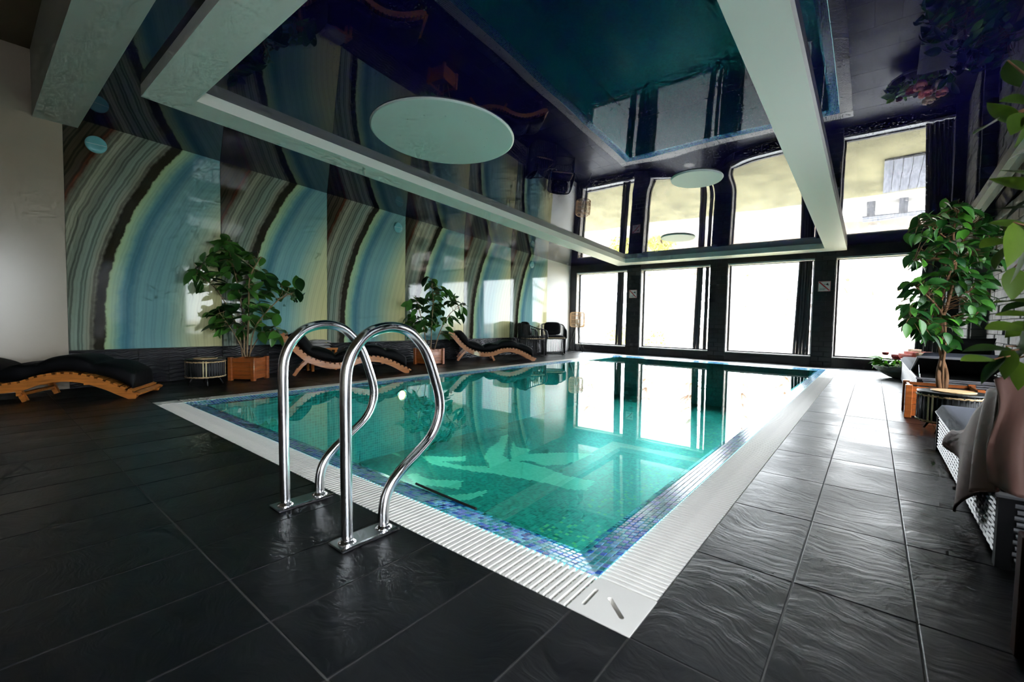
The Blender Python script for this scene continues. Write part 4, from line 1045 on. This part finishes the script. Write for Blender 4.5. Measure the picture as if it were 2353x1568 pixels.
armchair('black rope armchair with honey coloured seat rim facing the pool', (-7.70*S, 11.5*S, 0), math.radians(42))
t = thing('rattan_floor_lamp', 'tripod floor lamp with pale rattan drum shade in the far left corner', 'lamp', (-7.65*S, 12.85*S, 0))
for k in range(3):
    a = math.radians(100+120*k); MB().tube([(0.02*math.cos(a), 0.02*math.sin(a), 0.74), (0.25*math.cos(a), 0.25*math.sin(a), 0.0)], 0.007, 7).build('leg', M['black_metal'], t)
sh = MB(); r_ = 0.205
for k in range(40):
    a = 2*math.pi*k/40; m4 = Matrix.Rotation(a, 4, 'Z'); 
    sh.tube([m4 @ Vector(p) for p in ((r_*.82,0,.70),(r_*.98,0,.73),(r_,0,.80),(r_,0,1.02),(r_*.98,0,1.09),(r_*.82,0,1.115))], 0.006, 5)
sh.build('cane_shade', M['cane'], t)
for z_, q in ((.70,.82),(.80,1.0),(.91,1.0),(1.02,1.0),(1.115,.82)): MB().tube([(r_*q*math.cos(2*math.pi*k/32), r_*q*math.sin(2*math.pi*k/32), z_) for k in range(32)], 0.007, 6, closed=True).build('shade_hoop', M['cane'], t)
MB().lathe([(0.02,.74),(0.03,.78),(0.055,.86),(0.03,.92),(0.008,.94)], 16).build('bulb', M['disc'], t)
tag(MB().tube(catmull([(-7.85*S,12.35*S,.01),(-7.75*S,12.45*S,.008),(-7.7*S,12.7*S,.008),(-7.9*S,12.95*S,.01),(-7.98*S,13.0*S,.12)],5), 0.005, 6).build('lamp_cable', M['black_tube']), 'thin black lamp cable on the floor by the white wall', 'cable')

# ================================================================== NO-DIVING SIGNS
def sign(label, x, z, sz):
    t = thing('no_diving_sign', label, 'sign', (x, YB-0.026, z), 0)
    h_ = sz/2
    MB().box(-h_, h_, -0.004, 0.004, -h_, h_).build('plate', M['sign_white'], t)
    bz = MB(); b_ = h_*0.97; w_ = 0.006
    for a in ((-b_, b_, -b_, -b_+w_), (-b_, b_, b_-w_, b_), (-b_, -b_+w_, -b_, b_), (b_-w_, b_, -b_, b_)): bz.box(a[0], a[1], -0.0052, -0.004, a[2], a[3])
    bz.build('border', M['sign_red'], t)
    mfl = Matrix(((1,0,0,0),(0,0,1,-0.0062),(0,1,0,0),(0,0,0,1)))
    def poly(name, pts, m_, dz=0.0): MB().prism([(p[0]*h_, p[1]*h_) for p in pts], -0.001-dz, 0.001, m=mfl).build(name, m_, t)
    poly('diver_body', [(.15,.38),(.34,.42),(.50,.60),(.62,.64),(.55,.46),(.80,.34),(.60,.28),(.72,.02),(.56,.12),(.44,.26),(.34,.24)], M['sign_black'])
    poly('diver_arm', [(.10,.34),(.36,.40),(.36,.30)], M['sign_black'])
    poly('diver_head', [(.02+.07*math.cos(k*math.pi/5), .36+.07*math.sin(k*math.pi/5)) for k in range(10)], M['sign_black'])
    poly('red_bar', [(-.86,.86),(-.74,.90),(.86,-.72),(.80,-.86),(.70,-.82),(-.90,.76)], M['sign_red'], 0.001)
    for k in range(2): poly('text_line', [(-.72,-.42-.2*k),(.28-.2*k,-.42-.2*k),(.28-.2*k,-.52-.2*k),(-.72,-.52-.2*k)], M['sign_grey'])
    return t
sign('small white and red no diving sign on the left brick pillar', -5.883*S, 1.90*S, 0.215)
sign('white and red no diving sign on the right brick pillar', -0.962*S, 1.967*S, 0.212)

# ================================================================== WICKER DAYBEDS ON THE RIGHT
def weave(L_, m, name='weave_row', pitch=0.034, amp=0.0016, hgt=0.0145):
    n = int(L_/pitch*3); b = MB()
    for i in range(n):
        x0, x1 = L_*i/n, L_*(i+1)/n
        y0, y1 = amp*math.sin(2*math.pi*x0/pitch/2), amp*math.sin(2*math.pi*x1/pitch/2)
        b.add([(x0,y0-.002,0),(x1,y1-.002,0),(x1,y1-.007,hgt/2),(x0,y0-.007,hgt/2),(x1,y1-.002,hgt),(x0,y0-.002,hgt)], [(0,1,2,3),(3,2,4,5)], 0, False)
    return b.mesh(name, m)
def daybed(label, x0, x1, y0, y1, h_, hinge, topy, topz, group='wicker daybeds on the right'):
    t = thing('wicker_daybed', label, 'daybed', ((x0+x1)/2, (y0+y1)/2, 0), 0, group)
    hx, hy = (x1-x0)/2, (y1-y0)/2; cyy = (y0+y1)/2
    MB().box(-hx+.012, hx-.012, -hy+.012, hy-.012, 0.03, h_-0.004).build('core', M['wicker_core'], t)
    for sx in (-1, 1):
        for sy in (-1, 1): MB().box(sx*(hx-.02)-.02, sx*(hx-.02)+.02, sy*(hy-.02)-.02, sy*(hy-.02)+.02, 0, h_).build('corner_post', M['wicker_core'], t)
    wy, wx = weave(2*hy-.06, M['wicker']), weave(2*hx-.06, M['wicker'])
    rows = int((h_-.03)/.0215)
    for k in range(rows):
        z = 0.03+k*.0215; ph = 0.0 if k % 2 else 0.017
        inst('weave_row', wy, t, matrix=Matrix.Translation((-hx+.010, hy-.03-ph, z)) @ Matrix.Rotation(-math.pi/2, 4, 'Z'))
        inst('weave_row', wx, t, matrix=Matrix.Translation((-hx+.03+ph, -hy+.010, z)))
        inst('weave_row', wx, t, matrix=Matrix.Translation((hx-.03-ph, hy-.010, z)) @ Matrix.Rotation(math.pi, 4, 'Z'))
    MB().tube([(-hx,-hy,h_),(hx,-hy,h_),(hx,hy,h_),(-hx,hy,h_)], 0.012, 6, closed=True, smooth=False).build('rim', M['wicker'], t)
    hl, tl = hinge-cyy, topy-cyy
    def cu(u, v):
        e = min(1, min(u,1-u)/.05, min(v,1-v)/.03)
        return (-hx-.012+(2*hx+.024)*u, hl+(hy-hl+.012)*v, h_+0.004+0.055*max(0,e)**.4+.004*math.sin(5*u+3*v))
    MB().grid(cu, 24, 30).build('seat_cushion', M['blue_grey_fabric'], t)
    dy, dz = tl-hl, topz-h_; ln = math.hypot(dy, dz); ang = math.atan2(dz, dy)
    m4 = Matrix.Translation((0, hl, h_)) @ Matrix.Rotation(ang, 4, 'X')   # local y runs up the backrest
    bp = MB().box(-hx+.01, hx-.01, 0, ln, -.012, .012, m=m4); bk = bp.build('backrest', M['wicker_core'], t)
    MB().tube([m4 @ Vector(p) for p in ((-hx,0,0),(hx,0,0),(hx,ln,0),(-hx,ln,0))], 0.014, 6, closed=True, smooth=False).build('backrest_frame', M['wicker'], bk)
    MB().grid(lambda u, v: tuple(m4 @ Vector((-hx+.02+(2*hx-.04)*u, .02+(ln-.02)*v, -.014-.05*max(0,min(1, min(u,1-u)/.06, min(v,1-v)/.06))**.4))), 20, 16).build('back_cushion', M['blue_grey_fabric'], t)
    for sx in (-1, 1): MB().tube([(sx*(hx-.03), tl+.1, h_-.02), (sx*(hx-.03), hl+dy*.7, h_+dz*.7)], .006, 6).build('strut', M['chrome'], t)
    return t
daybed('black wicker daybed with raised backrest beyond the ficus planter', .372, 1.03, 7.2*S, 10.95*S, 0.335, 8.35*S, 7.25*S, 0.55)
daybed('grey wicker daybed with slate blue cushion in the right foreground', .372, 1.05, 2.70*S, 5.0*S, 0.265, 2.95, 2.32, 0.60)
def pillow(label, loc, rx, rz, w_, m):
    t = thing('pillow', label, 'pillow', loc); t.rotation_euler = (rx, 0, rz)
    def f_(u, v):
        a, b = 2*u-1, 2*v-1
        k = (1-abs(a)**2.6)*(1-abs(b)**2.6); return a, b, max(0, k)**.5
    for s, nme in ((1, 'front'), (-1, 'back')):
        MB().grid(lambda u, v, s=s: (f_(u,v)[0]*w_*(1-.06*(1-abs(f_(u,v)[1]))), s*.07*f_(u,v)[2], f_(u,v)[1]*w_*(1-.06*(1-abs(f_(u,v)[0])))+w_), 16, 16).build(nme+'_panel', m, t)
    return t
pillow('black pillow propped against the backrest of the far daybed', (.80, 7.02, .385), .42, .15, .20, M['black_fabric'])
pillow('slate grey pillow leaning tilted on the far daybed', (.93, 7.24, .385), .55, -.45, .19, M['blue_grey_fabric'])

# taupe throw over the raised backrest of the near daybed
hang = [(1.98,.36),(2.12,.36),(2.24,.305),(2.38,.24),(2.52,.215),(2.64,.10),(2.74,.03),(2.86,.12),(2.98,.18),(3.12,.22),(3.26,.255),(3.40,.275)]
tops = [(1.98,.645),(2.12,.655),(2.24,.665),(2.38,.655),(2.52,.60),(2.64,.53),(2.76,.46),(2.90,.40),(3.05,.36),(3.20,.345),(3.40,.335)]
def lerp_t(tab, y_):
    for (a, b), (c_, d) in zip(tab, tab[1:]):
        if a <= y_ <= c_: return b+(d-b)*(y_-a)/(c_-a)
    return tab[-1][1] if y_ > tab[-1][0] else tab[0][1]
def thr(u, v):
    y_ = 2.27+0.95*u; top = lerp_t(tops, y_); bot = lerp_t(hang, y_)
    fold = math.sin(19*u+2.5*math.sin(5*u)+.8*v)
    if v < .45:
        q = v/.45; x = 0.95-(0.95-.362)*q; z = top+.012*fold*q+.008*math.sin(7*u+9*v)-.03*max(0,(q-.8)/.2)**2
        return (x-.01*q, y_+.01*math.sin(9*v), z+.014)
    q = (v-.45)/.55; return (.358-.014*math.sin(math.pi*min(1,q*1.2)*.5)+.022*fold*(.25+q)-.012, y_+.03*math.sin(6*u+4*q)*q, top-.02+(bot-top+.02)*q)
def thr2(u, v):
    x = .335+.62*u; fold = math.sin(30*u+1.6*v+2*math.sin(4*u))
    return (x+.01*math.sin(7*v+9*u), 2.262-.05*math.sin(math.pi*.5*min(1, v*2.2))+.036*fold*(.2+v), .672+.012*fold*(1-v)-(.36+.02*math.sin(9*u))*v)
o = MB().grid(thr, 70, 46).grid(thr2, 50, 26).build('throw_blanket', M['throw']); sm = o.modifiers.new('thick', 'SOLIDIFY'); sm.thickness = 0.008
tag(o, 'taupe throw blanket draped over the near wicker daybed', 'blanket')

# ================================================================== FLOWER BOWL
bl = (0.47*S, 11.52*S, 0)
t = thing('bowl_planter', 'wide pale concrete bowl planter under the right window', 'planter', bl)
MB().lathe([(.10,.0),(.16,.02),(.28,.09),(.37,.17),(.395,.205),(.375,.205),(.34,.17),(.2,.13)], 40).build('bowl', M['concrete'], t)
MB().lathe([(.35,.165),(.33,.175),(.1,.185)], 32).build('soil', M['soil'], t)
def rose(label, x, y_, z, r, m):
    t = thing('rose', label, 'flower', (bl[0]+x, bl[1]+y_, 0.18), 0, 'roses in the concrete bowl')
    MB().tube([(0,0,-.02),(0.005,0,z*.6),(0,0,z)], .004, 6).build('stem', M['leaf_bright'], t)
    r *= 1.5; z = z*1.3+.06
    for k in range(11):
        a = k*2.4; q = r*(.25+.75*(k/10)); op = .25+.75*k/10
        MB().grid(lambda u, v, a=a, q=q, op=op: (q*math.cos(-.75+(1.15+.5*(1-op))*v)*math.cos(a+(u-.5)*2.0)*(1+.16*v*v), q*math.cos(-.75+(1.15+.5*(1-op))*v)*math.sin(a+(u-.5)*2.0)*(1+.16*v*v), z+r*.6+q*math.sin(-.75+(1.15+.5*(1-op))*v)), 5, 5).build('petal', m, t)
rr = random.Random(2)
for lb, x, y_, z, r, m in (('pink rose nearest the bowl rim on the viewer side', .02, -.22, .08, .055, 'rose'), ('pink rose at the centre of the flower bowl', .10, -.05, .10, .06, 'rose'), ('cream rose beside the wicker daybed', .24, -.12, .09, .06, 'rose_cream'), ('cream rose at the back of the bowl', .15, .15, .13, .055, 'rose_cream'), ('dusky red rose low among the leaves', -.08, -.12, .07, .045, 'rose_dark'), ('dusky dark rosebud at the left of the bowl', -.22, -.02, .11, .03, 'rose_dark'), ('salmon pink rose at the right of the bowl', .30, .05, .11, .05, 'rose')):
    rose(lb, x, y_, z, r, M[m])
t = thing('bowl_greenery', 'bright green heart shaped leaves spilling over the concrete bowl', 'plant', (bl[0], bl[1], .18))
sm_ = MB()
for k in range(52):
    a = rr.uniform(0, 2*math.pi); q = .36*math.sqrt(rr.random()); p = Vector((q*math.cos(a), q*math.sin(a), rr.uniform(.0,.09)))
    if k < 12: a = math.pi+rr.uniform(-.6,.3); p = Vector((.28*math.cos(a), .28*math.sin(a), rr.uniform(.0,.14)))
    if k >= 12 and math.sin(a) < 0: p.y *= .6; p.z += .05
    d = Vector((math.cos(a)+rr.gauss(0,.4), math.sin(a)+rr.gauss(0,.4), rr.gauss(.15 if k >= 12 else -.1,.4))); sz = rr.uniform(.13,.2) if k < 12 else rr.uniform(.07,.13)
    sm_.tube([(p.x*.6, p.y*.6, -.01), p], .003, 5); inst('leaf', rr.choice(BRI) if k % 3 else rr.choice(FIC), t, matrix=orient(p, d, rr.gauss(0,.5), sz))
for a0 in (-1.2, -.3):
    vine = [Vector((.38*math.cos(a0), .38*math.sin(a0), .03)), Vector((.41*math.cos(a0), .41*math.sin(a0), -.03)), Vector((.39*math.cos(a0), .39*math.sin(a0), -.13))]
    sm_.tube(vine, .002, 5)
    for k in range(7):
        p = vine[0].lerp(vine[2], k/6)+Vector((.02,-.01,0)); inst('leaf', FIC[1], t, matrix=orient(p, Vector((rr.gauss(0,1), rr.gauss(0,1), -.3)), 0, .03))
sm_.build('stems', M['leaf_bright'], t)

# ================================================================== OUTDOORS
GZ = -0.30
for nme, y0, y1, m, lb in (('lawn', YB+T, 16.6, M['grass'], 'dry yellow grass strip just outside the windows'), ('path', 16.6, 19.0, M['path'], 'pale sandy path crossing outside the windows'), ('meadow', 19.0, 140, M['meadow'], 'dry peach coloured meadow beyond the path')):
    g = MB().add([(-90,y0,GZ),(90,y0,GZ),(90,y1,GZ),(-90,y1,GZ)], [(0,1,2,3)]); tag(g.build(nme, m), lb, 'ground', kind='structure')
g = MB().add([(XRW+T,-60,GZ),(90,-60,GZ),(90,YB+T,GZ),(XRW+T,YB+T,GZ)], [(0,1,2,3)]); tag(g.build('side_yard', M['gravel']), 'pale gravel yard along the right side of the building', 'ground', kind='structure')
t = thing('garden_deck', 'weathered grey plank deck outside the right window', 'deck', (0.85, 15.1, GZ))
for k in range(9): MB().box(-0.8+k*.18, -0.8+k*.18+.17, -1.1, 1.2, .04, .07).build('plank', M['deck'], t)
for y_ in (-1.0, 0, 1.0): MB().box(-.8, .8, y_-.04, y_+.04, 0, .04).build('joist', M['deck'], t)
t = thing('garden_bench', 'low grey bench standing outside the right window', 'bench', (0.9, 17.4, GZ))
for k in range(3): MB().box(-1.3, 1.3, -.2+k*.14, -.08+k*.14, .42, .46).build('seat_board', M['deck'], t)
for x in (-1.1, -.35, .35, 1.1): MB().box(x-.1, x+.1, -.18, .18, 0, .42).build('leg', M['deck'], t)
def bare_tree(label, x, y_, h_, r, m, rng, nb=9, group=None, lean=0.0, twm=None):
    t = thing('bare_tree', label, 'tree', (x, y_, GZ), 0, group)
    tr = catmull([(0,0,-.1),(lean*.3,0,h_*.3),(lean*.6+.05,0,h_*.6),(lean,0,h_)], 4)
    MB().tube(tr, [r*(1-.7*i/len(tr)) for i in range(len(tr))], 8).build('trunk', m, t)
    b = MB()
    for k in range(nb):
        q = rng.uniform(.15, .95); p = tr[int(q*(len(tr)-1))]; a = rng.uniform(0, 6.28); ln = h_*.13*(1.1-q)+.25
        e1 = p+Vector((math.cos(a)*ln*.5, math.sin(a)*ln*.5, ln*.25)); e2 = p+Vector((math.cos(a)*ln, math.sin(a)*ln, ln*rng.uniform(.3,.9)))
        b.tube([p, e1, e2], [r*.35, r*.22, r*.06], 5)
        for _ in range(4):
            s0 = e1.lerp(e2, rng.random()); b.tube([s0, s0+Vector((rng.gauss(0,.3), rng.gauss(0,.3), rng.uniform(-.1,.5)))*ln*.5], [r*.12, r*.03], 4)
    b.build('branches', twm or m, t)
    return t
rg = random.Random(8)
bare_tree('white birch leaning outside the right window', -0.1, 19.5, 9, .16, M['birch'], rg, 14, lean=-1.0)
bare_tree('slim white birch farther right outside the right window', 2.6, 24, 10, .14, M['birch'], rg, 12, lean=.4)
ORD = ('leftmost', 'second from left', 'third from left', 'fourth from left', 'fifth from left', 'rightmost')
for lb, x0, x1, n in (('the right window', -3.6, 5.0, 6), ('the window left of the right pillar', -11.5, -5.0, 3), ('the second window from the left', -20, -12.5, 3)):
    for k in range(n):
        w_ = ORD[k] if k < n-1 else 'rightmost'
        bare_tree('far pale bare tree, %s behind %s' % (w_, lb), x0+(x1-x0)*(k+.5)/n, 34+(k % 3)*6, rg.uniform(9,13), rg.uniform(.16,.28), M['far_tree'], rg, 30, 'bare trees far beyond the meadow', rg.uniform(-.3,.3), M['twig'])
def bush(label, x, y_, r, m, rng):
    t = thing('bush', label, 'bush', (x, y_, GZ)); lf = MB(); sm2 = MB()
    for k in range(420):
        d = Vector((rng.gauss(0,1), rng.gauss(0,1), abs(rng.gauss(0,1)))).normalized(); p = d*r*rng.uniform(.6,1); p.z = p.z*1.1+.1; s_ = .07
        e1 = Vector((rng.gauss(0,1), rng.gauss(0,1), rng.gauss(0,1))).normalized()*s_; e2 = d.cross(e1).normalized()*s_*.6
        lf.add([p-e1, p+e2, p+e1, p-e2], [(0,1,2,3)])
    for k in range(14):
        d = Vector((rng.gauss(0,.7), rng.gauss(0,.7), 1)).normalized(); sm2.tube([(0,0,0), d*r*.9], [.02,.006], 5)
    tag(lf.build('foliage', m, t), kind='stuff'); sm2.build('stems', M['twig'], t)
bush('yellow green bush outside the second window from the left', -8.6, 18.2, .8, M['spring_bush'], rg)
bush('second yellow green bush just right of the first outside', -7.2, 18.6, .7, M['spring_bush'], rg)
